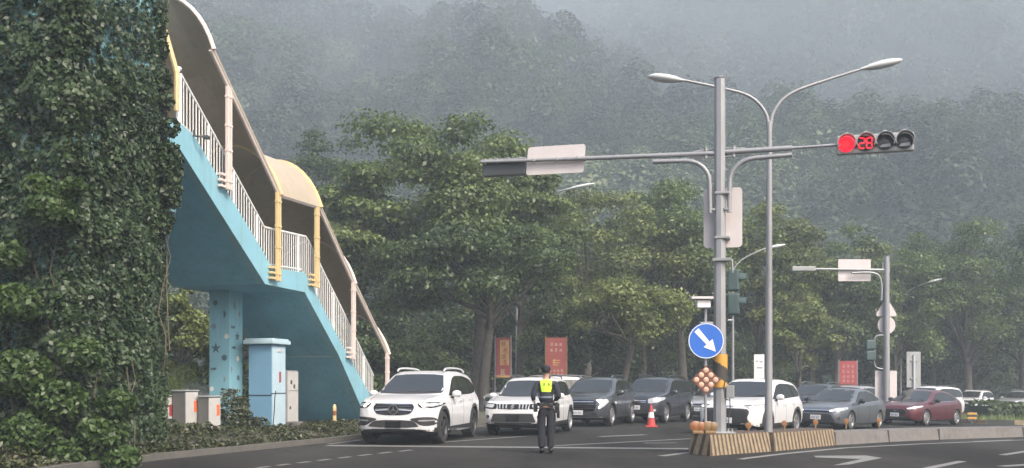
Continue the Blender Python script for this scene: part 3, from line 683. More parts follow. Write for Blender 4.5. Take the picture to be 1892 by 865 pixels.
def face_stripes(l0, l1, u0, u1, pitch, wid, slant, mat='stripe_yellow'):
    """slanting bands of paint, one piece each, on the sloping face between the lower and upper edge"""
    l0, l1, u0, u1 = map(Vector, (l0, l1, u0, u1)); ln = (l1 - l0).length; nn = (l1 - l0).cross(u0 - l0).normalized() * .004
    if nn.y > 0: nn = -nn
    x = -slant
    while x < ln:
        pts = []
        for (f, v) in ((x, .12), (x + wid, .12), (x + wid + slant, 1), (x + slant, 1)):
            g = max(0.005, min(.995, f / ln)); pts.append(l0.lerp(l1, g).lerp(u0.lerp(u1, g), v * .985) + nn)
        if (pts[0] - pts[1]).length + (pts[2] - pts[3]).length > .04:
            q = [p - nn * 2 for p in pts]; MB().add(pts + q, [(0, 1, 2, 3), (7, 6, 5, 4), (0, 4, 5, 1), (1, 5, 6, 2), (2, 6, 7, 3), (3, 7, 4, 0)]).build('paint_stripe', M[mat], md)
        x += pitch
face_stripes(nlo[1], nlo[2], nup[1], nup[2], .150, .085, -.1); face_stripes(ends[0][0][0], ends[0][0][1], ends[0][1][0], ends[0][1][1], .205, .115, -.1)
face_stripes(nlo[0], nlo[1], nup[0], nup[1], .30, .17, .16)
for q in (ends[0],):
    pass
based(md)
def topz(x, y): return gz(x, y) + .38
for i, (px, lab) in enumerate(((1289, 'pair of round orange warning lamps on the barrier nose, left'), (1312, 'pair of round yellow warning lamps on the barrier nose beside the sign post'))):
    Y = 20.55; x = xat(px, Y); t = thing('warning_lamp', lab, 'warning lamp', (x, Y, .42), 0, 'warning lamps on the barrier nose')
    MB().bbox((0, 0, .03), (.22, .14, .06), .015).build('base', M['amber_dull'], t)
    for (dx, dz, r) in ((-.06, .15, .10), (.065, .145, .09)):
        m = 'amber' if i == 0 else 'amber_dull'
        MB().lathe([(r * .85, -.03), (r, -.02), (r, .012), (r * .8, .022), (0, .028)], (dx, 0, dz), 16, Matrix.Rotation(R(90), 4, 'X')).build('lens', M[m], t, 50)
    MB().bbox((0, .05, .14), (.06, .05, .2), .01).build('bracket', M['housing_grey'], t)
first = None
for i, px in enumerate((1391, 1449, 1507, 1564, 1624)):
    s_ = [.35, 1.7, 3.0, 4.7, 6.6][i]; line_ = off_line(NEAR, .4)
    best = min((abs((pt_along(line_, q)[0]) / pt_along(line_, q)[1] * F + CX - px), q) for q in np.arange(0, 14, .05))[1] if i else 0
    p = pt_along(line_, best) if i else (5.0, 21.75)
    lab = ['orange reflector disc between the two tall poles', 'orange reflector disc in front of the rear of the white hatchback', 'orange reflector disc below the grey sedan number plate', 'orange reflector disc before the front wheel of the grey sedan', 'orange reflector disc by the rear of the grey sedan'][i]
    if first is None:
        first = thing('delineator', lab, 'reflector', (*p, topz(*p)), 0, 'reflector discs along the median')
        MB().tube([(0, 0, -.02), (0, 0, .14)], .022, 8).build('stem', M['amber_dull'], first)
        MB().lathe([(.065, -.012), (.07, 0), (.065, .012)], (0, 0, .17), 16, Matrix.Rotation(R(90), 4, 'X')).build('disc', M['amber_dull'], first)
        MB().lathe([(.05, 0), (.045, .006), (0, .01)], (0, -.012, .17), 16, Matrix.Rotation(R(90), 4, 'X')).build('reflector', M['amber'], first)
    else: dup(first, (*p, topz(*p)), 0, lab)

# ------------------------------------------------------------------ main signal pole
PX, PY = xat(1330, 21.0), 21.0; PB = .40
sp = thing('traffic_signal_pole', 'tall grey signal pole on the barrier nose with long mast arms and red light', 'signal pole', (PX, PY, PB))
pole = lambda s, z, o=0: Vector((s * W3.x, s * W3.y, z - PB)) - U3 * o       # along the arm, absolute height, towards the viewer
ztop = zat(146, PY)
MB().tube([(0, 0, 0), (0, 0, ztop - PB)], [.135, .112], 8).build('pole', M['galv'], sp)
MB().lathe([(.118, 0), (.125, .02), (.05, .06)], (0, 0, ztop - PB), 10).build('pole_cap', M['galv'], sp)
MB().bbox((.02, 0, .02), (.5, .5, .04), .01).build('base_plate', M['galv_dark'], sp)
for dx in (-.19, .21):
    for dy in (-.18, .18): MB().lathe([(.02, 0), (.02, .06)], (dx, dy, .04), 6).build('anchor_bolt', M['galv_dark'], sp)
AZ = zat(283, PY)
MB().tube([pole(-.1, AZ), pole(-2.9, AZ + .05), pole(-5.1, AZ + .1)], [.052, .045, .032], 10).build('mast_arm', M['galv'], sp, 40)
MB().tube([pole(.1, AZ + .01), pole(1.42, AZ + .02)], .055, 10).build('mast_arm', M['galv'], sp, 40); MB().tube([pole(1.4, AZ + .02), pole(2.35, AZ + .03)], .03, 10).build('arm_extension', M['galv'], sp, 40)
for s_ in (-.28, .28):
    MB().tube([pole(s_, AZ - .1), pole(s_, AZ + .13)], .035, 10).build('flange', M['galv_dark'], sp, 40)
    MB().tube([pole(s_ * .35, AZ - .09), pole(s_ * 2.2, AZ - .05)], .018, 6).tube([pole(s_ * .35, AZ + .09), pole(s_ * 1.9, AZ + .06)], .018, 6).build('arm_stay', M['galv_dark'], sp)
for sgn, s1, zt in ((-1, 1.36, zat(297, 21.2)), (1, 1.42, zat(291, 20.8))):
    pts = [pole(sgn * .19, zat(394, PY), .06), pole(sgn * .2, zt - .48, .06)] + [pole(sgn * (.2 + .5 * (1 - math.cos(a))), zt - .48 + .46 * math.sin(a), .06) for a in np.linspace(.25, math.pi / 2, 6)] + [pole(sgn * s1, zt, .06)]
    MB().tube(pts, .048, 10).build('arm_brace', M['galv'], sp, 40)
    MB().bbox(pole(sgn * .15, zat(388, PY), .05), (.12, .1, .05), .01, UZ).build('brace_clamp', M['galv_dark'], sp)
EW, EU = Vector(W3), Vector(U3)
def plate(name, s0, s1, z0, z1, off, mat, r=.06, th=.012, par=sp, fn=pole, skew=0):
    poly = [(x + (s0 + s1) / 2 + skew * y, y + (z0 + z1) / 2) for x, y in rrect(s1 - s0, z1 - z0, r)]
    O = fn(0, 0, off); return MB().prism(poly, O, EW, Z3, EU, th).build(name, M[mat], par)
plate('sign_panel', -4.08, -2.82, 5.90, 6.50, -.07, 'sign_back', skew=.08)
for s_ in (-3.9, -3.4, -2.95): MB().bbox(pole(s_, AZ + .07, 0), (.05, .12, .06), .008, UZ).build('panel_clip', M['housing_grey'], sp)
plate('sign_panel', -.34, .44, zat(456, PY), zat(345, PY), -.16, 'sign_back', .08)
for z_ in (358, 440): MB().bbox(pole(.05, zat(z_, PY), -.02), (.3, .3, .05), .01, UZ).build('pole_band', M['galv_dark'], sp)
# the signal seen from behind at the end of the left arm
q = MB(); q.bbox(pole(-4.6, AZ - .05, -.14), (.96, .17, .3), .02, UZ); q.build('signal_back', M['housing'], sp)
for i in range(3):
    mb = MB(); mb.prism(circ(.145, 14, a0=-.2, a1=math.pi + .2) + circ(.13, 14, a0=-.2, a1=math.pi + .2)[::-1], pole(-4.92 + i * .32, AZ - .05, -.22), EW, Z3, EU, .2); mb.build('visor', M['housing'], sp)
MB().bbox(pole(-4.6, AZ + .14, -.08), (1.0, .12, .04), .01, UZ).build('signal_rail', M['galv'], sp)
for i in range(4): MB().bbox(pole(-5.0 + i * .26, AZ + .11, -.02), (.05, .06, .12), .01, UZ).build('signal_bracket', M['galv_dark'], sp)
# the lit signal: red lens, countdown 28, two dark lenses
sh = MB().bbox(pole(3.0, AZ + .03, -.09), (1.44, .17, .37), .03, UZ).build('signal_head', M['housing_grey'], sp)
Rx = Matrix.Rotation(UZ, 4, 'Z') @ Matrix.Rotation(R(90), 4, 'X')
for i in range(4):
    s_ = 2.46 + i * .36; c = pole(s_, AZ + .03, .005)
    MB().lathe([(.155, 0), (.155, .014), (.15, .018)], c, 24, Rx).build('lens', M['red_on' if i == 0 else 'lens_off'], sp, 40)
    mb = MB(); mb.prism(circ(.178, 18, a0=-.45, a1=math.pi + .45) + circ(.166, 18, a0=-.45, a1=math.pi + .45)[::-1], c, EW, Z3, -EU, .2); mb.build('visor', M['housing_grey'], sp)
    MB().bbox(pole(s_, AZ + .24, -.05), (.07, .1, .06), .01, UZ).build('mounting_lug', M['galv'], sp)
    if i > 1: MB().prism([(-.1, -.10), (.11, -.10), (.1, -.03), (-.06, -.05)], pole(s_, AZ + .03, .026), EW, Z3, -EU, .004).build('painted_sheen', M['lens_sheen'], sp)  # pale patch painting a sheen of light on the unlit lenses
MB().lathe([(.10, 0), (.08, .008)], pole(2.46, AZ + .03, .024), 20, Rx).build('lens_core', M['red_hot'], sp)
dg = {2: 'abged', 8: 'abcdefg'}
def digit(n, cx, w=.10, h=.20, t_=.028):
    seg = {'a': (0, h / 2, w, t_), 'g': (0, 0, w, t_), 'd': (0, -h / 2, w, t_), 'b': (w / 2, h / 4, t_, h / 2), 'c': (w / 2, -h / 4, t_, h / 2), 'f': (-w / 2, h / 4, t_, h / 2), 'e': (-w / 2, -h / 4, t_, h / 2)}
    for k_ in dg[n]:
        x, z, a, b_ = seg[k_]; MB().prism([(cx + x - a * .42, z - b_ * .42), (cx + x + a * .42, z - b_ * .42), (cx + x + a * .42, z + b_ * .42), (cx + x - a * .42, z + b_ * .42)], pole(2.82, AZ + .03, .026), EW, Z3, -EU, .006).build('countdown_segment', M['red_on'], sp)
digit(2, -.068); digit(8, .068)
# pedestrian signal at the side of the pole
MB().bbox(pole(.05, zat(481, PY), 0), (.38, .34, .06), .01, UZ).build('pole_band', M['galv_dark'], sp); MB().tube([pole(.17, zat(481, PY)), pole(.24, zat(481, PY)), pole(.26, zat(505, PY))], .025, 8).build('signal_bracket', M['galv'], sp)
for zc in (518, 562): MB().bbox(pole(.27, zat(zc, PY), -.1), (.24, .24, .44), .04, UZ).build('pedestrian_signal', M['housing_green'], sp)
for zc in (503, 547):
    mb = MB(); mb.prism(circ(.13, 12, a0=0, a1=math.pi) + circ(.118, 12, a0=0, a1=math.pi)[::-1], pole(.39, zat(zc + 14, PY), -.1), U3, Z3, W3, .14); mb.build('visor', M['housing_green'], sp)
MB().tube([pole(.16, zat(592, PY)), pole(.25, zat(592, PY), -.04), pole(.27, zat(582, PY), -.06)], .022, 8).build('signal_bracket', M['galv'], sp)
# hazard sleeve, control box with cables
hm_ = MB(); na, nz = 20, 26; z0, z1 = zat(716, PY), zat(655, PY)
for j in range(nz):
    for i in range(na):
        a0, a1 = math.pi * (1.02 + 1.1 * i / na), math.pi * (1.02 + 1.1 * (i + 1) / na); za, zb = z0 + (z1 - z0) * j / nz, z0 + (z1 - z0) * (j + 1) / nz
        hm_.cur = int(math.floor(((zb - z0) / .30) + (i / na) * 1.0)) % 2
        hm_.add([(.155 * math.cos(a) + .0, .155 * math.sin(a), z - PB) for a, z in ((a0, za), (a1, za), (a1, zb), (a0, zb))], [(0, 1, 2, 3)])
hm_.build('hazard_sleeve', [M['hazard_yellow'], M['hazard_black']], sp)
MB().bbox(pole(.21, zat(724, PY), .02), (.16, .16, .26), .015, UZ).build('control_box', M['galv_dark'], sp)
MB().tube([pole(.12, zat(700, PY), .1), pole(.09, zat(718, PY), .16), pole(.11, zat(736, PY), .16), pole(.18, zat(739, PY), .1)], .011, 6).tube([pole(.2, zat(736, PY), .05), pole(.21, zat(752, PY), .06), pole(.19, zat(766, PY), .06), pole(.17, .5, .06)], .011, 6).build('cable', M['strap'], sp)

# ------------------------------------------------------------------ keep right sign with reflector board
QX, QY = xat(1304.5, 20.62), 20.62
kp = thing('sign_post', 'blue round sign with white arrow above a brown diamond of amber reflectors on thin post', 'road sign', (QX, QY, .40))
qz = lambda py: zat(py, QY) - .40
MB().tube([(0, .06, 0), (0, .06, qz(568))], .028, 10).build('post', M['galv'], kp, 40)
MB().lathe([(.355, -.01), (.36, 0), (.355, .008)], (0, 0, qz(630)), 36, Matrix.Rotation(R(90), 4, 'X')).build('sign_disc', M['sign_blue'], kp)
MB().lathe([(.352, 0), (.352, .004), (.338, .004), (.338, 0)], (0, -.009, qz(630)), 36, Matrix.Rotation(R(90), 4, 'X'), cap=False).build('sign_rim', M['sign_white'], kp)
ar = [(-.29, -.055), (-.29, .055), (.06, .04), (.06, .12), (.29, 0), (.06, -.12), (.06, -.04)]
ca, sa = math.cos(R(-48)), math.sin(R(-48)); MB().prism([(x * ca - y * sa, x * sa + y * ca) for x, y in ar], (0, -.0095, qz(630)), (1, 0, 0), Z3, (0, -1, 0), .004).build('sign_arrow', M['sign_white'], kp)
dd = .295; MB().prism([(-dd, 0), (0, -dd), (dd, 0), (0, dd)], (0, .012, qz(702)), (1, 0, 0), Z3, (0, -1, 0), .014).build('reflector_board', M['brown'], kp)
for i in (-1, 0, 1):
    for j in (-1, 0, 1):
        MB().lathe([(.055, 0), (.052, .005), (.03, .009), (0, .01)], ((i + j) * .096, -.0025, qz(702) + (i - j) * .096), 16, Matrix.Rotation(R(90), 4, 'X')).build('reflector', M['pale_amber'], kp, 50)
t = MB(); t.bbox((-.09, .06, qz(551)), (.44, .36, .05), .01); t.build('solar_panel', M['sign_back'], kp); MB().bbox((-.05, .06, qz(562)), (.27, .22, .15), .02).build('sensor_box', M['white_plastic'], kp)
MB().bbox((.02, .05, qz(597)), (.26, .04, .05), .01).build('bracket', M['galv_dark'], kp)

# ------------------------------------------------------------------ street lamps
def lamp_head(name, a, b, w, mat, par):
    a, b = Vector(a), Vector(b); prof_ = [(0, .32), (.08, .4), (.25, .78), (.5, 1), (.75, .9), (.92, .55), (1, .2)]
    MB().tube([a.lerp(b, f) for f, _ in prof_], [w * r for _, r in prof_], 12, True, .6).build(name, M[mat], par, 60)
    d = (b - a); dn = Vector((d.y, d.z, -d.x)) ; nn = Vector((d.z, 0, -d.x)).normalized() * (1 if d.x > 0 else -1)
    MB().tube([a.lerp(b, f) + nn * w * .24 for f in (.3, .45, .7, .88)], [w * r for r in (.4, .74, .72, .3)], 12, True, .4).build('diffuser', M['lamp_glass'], par, 60)
LX, LY = xat(1420, 22.2), 22.2
dl = thing('street_lamp', 'tall grey double armed street lamp on the median behind the signal pole', 'street lamp', (LX, LY, gz(LX) + .37))
lz = lambda px, py: (xat(px, LY) - LX, 0, zat(py, LY) - gz(LX) - .37)
MB().tube([(0, 0, 0), (0, 0, .02)], .17, 12).tube([(0, 0, .02), lz(1421.5, 226)], [.088, .058], 12).build('pole', M['galv'], dl, 40)
def sml(pts, n=3):
    p = [Vector(q) for q in pts]
    for _ in range(n):
        o = [p[0]]
        for a, b in zip(p[:-1], p[1:]): o += [a.lerp(b, .25), a.lerp(b, .75)]
        p = o + [p[-1]]
    return p
l1 = sml([lz(1420.5, 240), lz(1417, 208), lz(1388, 176), lz(1335, 163), lz(1262, 148)]); MB().tube(l1, [.045 - .018 * i / len(l1) for i in range(len(l1))], 10).build('lamp_arm', M['galv'], dl, 60)
l1 = sml([lz(1422.5, 240), lz(1427, 206), lz(1456, 172), lz(1520, 150), lz(1594, 127)]); MB().tube(l1, [.045 - .018 * i / len(l1) for i in range(len(l1))], 10).build('lamp_arm', M['galv'], dl, 60)
lamp_head('lamp_head', lz(1264, 149), lz(1197, 141), .15, 'galv_light', dl); lamp_head('lamp_head', lz(1590, 128), lz(1667, 111), .15, 'galv_light', dl)
for (px, Y, hp, arm, lab) in ((955, 55, (1046, 350, 1099, 339), 2.2, 'single arm street lamp poking out of the big tree behind the compact white car'), (1354, 53, (1412, 460, 1451, 452), 1.8, 'single arm street lamp seen behind the signal pole, with curved arm to the right'), (1664, 73, (1711, 523, 1741, 515), 1.6, 'distant single arm street lamp right of the far signal pole')):
    x = xat(px, Y); zb = vz(x, Y); t = thing('street_lamp', lab, 'street lamp', (x, Y, zb), 0, 'single arm street lamps along the far kerb')
    f = lambda a, b: (xat(a, Y) - x, 0, zat(b, Y) - zb)
    hx = f(hp[0], hp[1]); zt = hx[2]
    MB().tube([(0, 0, 0), (0, 0, zt - 1.7)], [.085, .055], 10).build('pole', M['galv'], t, 40)
    pts = sml([(0, 0, zt - 1.72), (0, 0, zt - 1.0), (hx[0] * .35, 0, zt - .45), hx]); MB().tube(pts, .04, 8).build('lamp_arm', M['galv'], t, 50)
    lamp_head('lamp_head', hx, f(hp[2], hp[3]), .16, 'galv_light', t)

# ------------------------------------------------------------------ far signal pole and boards
FX, FY = xat(1638, 46.0), 46.0; FB = gz(FX)
fp = thing('traffic_signal_pole', 'far slim grey signal pole behind the grey sedan with plain sign backs', 'signal pole', (FX, FY, FB))
fl = lambda px, py, o=0: (xat(px, FY) - FX, -o, zat(py, FY) - FB)
MB().tube([(0, 0, 0), fl(1638, 474)], [.16, .125], 10).build('pole', M['galv'], fp, 40)
for px, y0 in ((1631, 486), (1643, 484)): MB().tube([fl(px, 505), fl(px, y0)], .03, 6).build('conduit', M['galv'], fp)
MB().tube([fl(1636, 499), fl(1500, 497)], [.06, .045], 8).build('mast_arm', M['galv'], fp, 40)
MB().bbox(fl(1484, 497), (1.05, .3, .2), .03).build('signal_back', M['galv_dark'], fp)
O = Vector(fl(1580, 499, -.08)); MB().prism(rrect(1.46, .98, .05), O, (1, 0, 0), Z3, (0, 1, 0), .02).build('sign_panel', M['sign_back'], fp)
MB().tube(sml([fl(1627, 555, .1), fl(1628, 520, .1), fl(1618, 503, .1), fl(1572, 505, .1)]), .05, 8).build('arm_brace', M['galv'], fp, 40)
c = Vector(fl(1640, 575, -.15)); MB().prism(chaikin([(-.52, -.22), (.52, -.22), (0, .66)], 2, .1), c, (1, 0, 0), Z3, (0, 1, 0), .015).build('triangle_sign', M['sign_back'], fp)
MB().lathe([(.4, 0), (.4, .015)], fl(1640.5, 600.5, -.16), 24, Matrix.Rotation(R(-90), 4, 'X')).build('round_sign', M['sign_back'], fp)
MB().prism(rrect(.98, 1.5, .03), Vector(fl(1640, 716, -.2)), (1, 0, 0), Z3, (0, 1, 0), .02).build('notice_panel', M['sign_back'], fp)
MB().tube(sml([fl(1636, 620), fl(1622, 619), fl(1616, 624), fl(1615, 640)], 2), .03, 8).build('signal_bracket', M['galv'], fp, 40); MB().tube(sml([fl(1636, 682), fl(1622, 681), fl(1616, 676), fl(1615, 660)], 2), .03, 8).build('signal_bracket', M['galv'], fp, 40)
for y_ in (637, 657): MB().bbox(fl(1608, y_), (.42, .3, .42), .05).build('pedestrian_signal', M['housing_green'], fp)
def board(name, label, cat, px0, px1, py0, py1, Y, mat, group=None):
    x = xat((px0 + px1) / 2, Y); zb = vz(x, Y) if Y > 0 else 0; t = thing(name, label, cat, (x, Y, zb), 0, group)
    w = (px1 - px0) / F * Y; z0, z1 = zat(py1, Y) - zb, zat(py0, Y) - zb
    return t, w, z0, z1
t, w, z0, z1 = board('direction_sign', 'grey green sign back with centre post beyond the red sedan', 'road sign', 1675, 1701, 650, 716, 47, 'galv')
MB().bbox((0, 0, (z0 + z1) / 2), (w, .03, z1 - z0), .008).build('panel', M['housing_grey'], t); MB().tube([(0, -.06, 0), (0, -.06, z1 - .15)], .05, 8).build('post', M['galv_light'], t)
for f in (.25, .75): MB().bbox((0, -.03, z0 + (z1 - z0) * f), (.3, .06, .08), .01).build('bracket', M['galv_dark'], t)
t, w, z0, z1 = board('notice_board', 'white notice board behind the roof of the white hatchback', 'notice board', 1393, 1412, 655, 700, 53, '')
MB().bbox((0, 0, (z0 + z1) / 2), (w, .05, z1 - z0), .01).build('panel', M['white_plastic'], t); MB().tube([(0, .06, 0), (0, .06, z1)], .04, 6).build('post', M['galv'], t)
for (dx, f, a) in ((-.12, .72, .12), (.1, .7, .16), (.02, .45, .3)): MB().bbox((dx, -.028, z0 + (z1 - z0) * f), (a, .006, .06), .002).build('print_mark', M['plate_mark'], t)
def glyph(par, cx, cz, s, mat, y, seed):
    rr = random.Random(seed); mb = MB()
    for k_ in range(rr.randint(3, 4)): mb.box((cx + rr.uniform(-.05, .05) * s, y, cz + (-.38 + k_ * .25) * s), (s * rr.uniform(.5, .85), .006, s * .09))
    for k_ in range(2): mb.box((cx + rr.uniform(-.28, .28) * s, y - .002, cz + rr.uniform(-.1, .1) * s), (s * .09, .006, s * rr.uniform(.5, .8)))
    o = mb.build('lettering', mat, par); o['kind'] = 'stuff'
t, w, z0, z1 = board('banner', 'narrow red banner with gold columns of lettering left of the officer', 'banner', 916, 943, 624, 698, 46, '', 'red banners by the roadside')
h = z1 - z0
MB().bbox((0, 0, z0 + h / 2), (w, .03, h), .008).build('panel', M['banner_red'], t); MB().tube([(-w / 2 - .03, .02, 0), (-w / 2 - .03, .02, z1 + .1)], .025, 6).build('post', M['galv'], t); MB().tube([(w / 2 + .03, .02, 0), (w / 2 + .03, .02, z1 + .1)], .025, 6).build('post', M['galv'], t)
MB().bbox((.06, -.02, z0 + h * .62), (w * .62, .012, h * .62), .004).build('gold_field', M['banner_gold'], t)
for k_ in range(4): glyph(t, .06 + .04 * (-1) ** k_, z0 + h * (.38 + .16 * k_), .27, M['brown' if k_ % 2 else 'banner_red'], -.029, k_)
glyph(t, -.02, z0 + h * .14, .3, M['banner_pale'], -.022, 11); MB().bbox((0, -.022, z0 + .06), (w * .9, .012, .1), .004).build('gold_strip', M['banner_gold'], t)
t, w, z0, z1 = board('banner', 'wide dull red banner with pale lettering right of the officer', 'banner', 1009, 1046, 624, 700, 46, '', 'red banners by the roadside'); h = z1 - z0
MB().bbox((0, 0, z0 + h / 2), (w, .03, h), .008).build('panel', M['banner_red'], t)
for s_ in (-1, 1): MB().tube([(s_ * (w / 2 + .03), .02, 0), (s_ * (w / 2 + .03), .02, z1 + .08)], .03, 6).build('post', M['amber_dull'], t)
for f, s_, n_ in ((.84, .16, 3), (.70, .16, 3), (.42, .42, 1), (.2, .14, 4), (.1, .14, 4)):
    for k_ in range(n_): glyph(t, (k_ - (n_ - 1) / 2) * s_ * 1.25, z0 + h * f, s_, M['banner_pale' if s_ < .3 else 'banner_gold'], -.019, int(f * 100) + k_)
t, w, z0, z1 = board('banner', 'bright red notice banner beyond the grey sedan roof', 'banner', 1551, 1583, 667, 716, 60, '', 'red banners by the roadside'); h = z1 - z0
MB().bbox((0, 0, z0 + h / 2), (w, .03, h), .008).build('panel', M['sticker_red'], t)
for s_ in (-1, 1): MB().tube([(s_ * (w / 2 + .03), .02, 0), (s_ * (w / 2 + .03), .02, z1 + .05)], .03, 6).build('post', M['galv'], t)
for f in (.8, .6, .42, .25):
    for k_ in range(3): glyph(t, (k_ - 1) * .26, z0 + h * f, .2, M['banner_pale'], -.019, int(f * 50) + k_ * 7)

# ------------------------------------------------------------------ roundabout island with hedge on the right
ISL = [(19.6, 47.5), (21, 45.6), (24, 45.3), (34, 48), (50, 52), (70, 60), (70, 70), (40, 63), (26, 56), (20.5, 50.5)]
tag(sheet('island', ISL, M['grass_ground'], gz, .13, GX), kind='structure')
ik = thing('island_kerb', 'black and white painted kerb round the grass island at right', 'kerb', (ISL[1][0], ISL[1][1], gz(ISL[1][0])))
s_ = 0; loop = ISL[:6]; k_ = 0; Lt = sum(math.hypot(b[0] - a[0], b[1] - a[1]) for a, b in zip(loop[:-1], loop[1:]))
while s_ < min(Lt - 1.2, 34):
    a, b = Vector((*pt_along(loop, s_), 0)), Vector((*pt_along(loop, s_ + 1.18), 0)); a.z, b.z = gz(a.x), gz(b.x); d = (b - a); n_ = Vector((-d.y, d.x, 0)).normalized() * .2
    MB().add([a - Z3 * .05, b - Z3 * .05, b + n_ - Z3 * .05, a + n_ - Z3 * .05, a + Z3 * .2 + n_ * .1, b + Z3 * .2 + n_ * .1, b + n_ + Z3 * .2, a + n_ + Z3 * .2], [(0, 3, 2, 1), (4, 5, 6, 7), (0, 1, 5, 4), (1, 2, 6, 5), (2, 3, 7, 6), (3, 0, 4, 7)]).build('kerb_stone', M['kerb_black' if k_ % 2 == 0 else 'stripe_yellow'], ik)
    s_ += 1.2; k_ += 1
based(ik)
hx_ = at(1788, 783); hb = thing('hazard_marker', 'small yellow and black striped marker at the tip of the grass island', 'marker', (20.6, 46.1, gz(20.6)))
MB().tube([(0, 0, 0), (0, 0, .5)], .04, 6).build('post', M['galv_dark'], hb)
for i in range(4): MB().bbox((0, -.06, .14 + i * .1), (.42, .03, .085), .006).build('stripe_panel', M['hazard_yellow' if i % 2 else 'hazard_black'], hb)
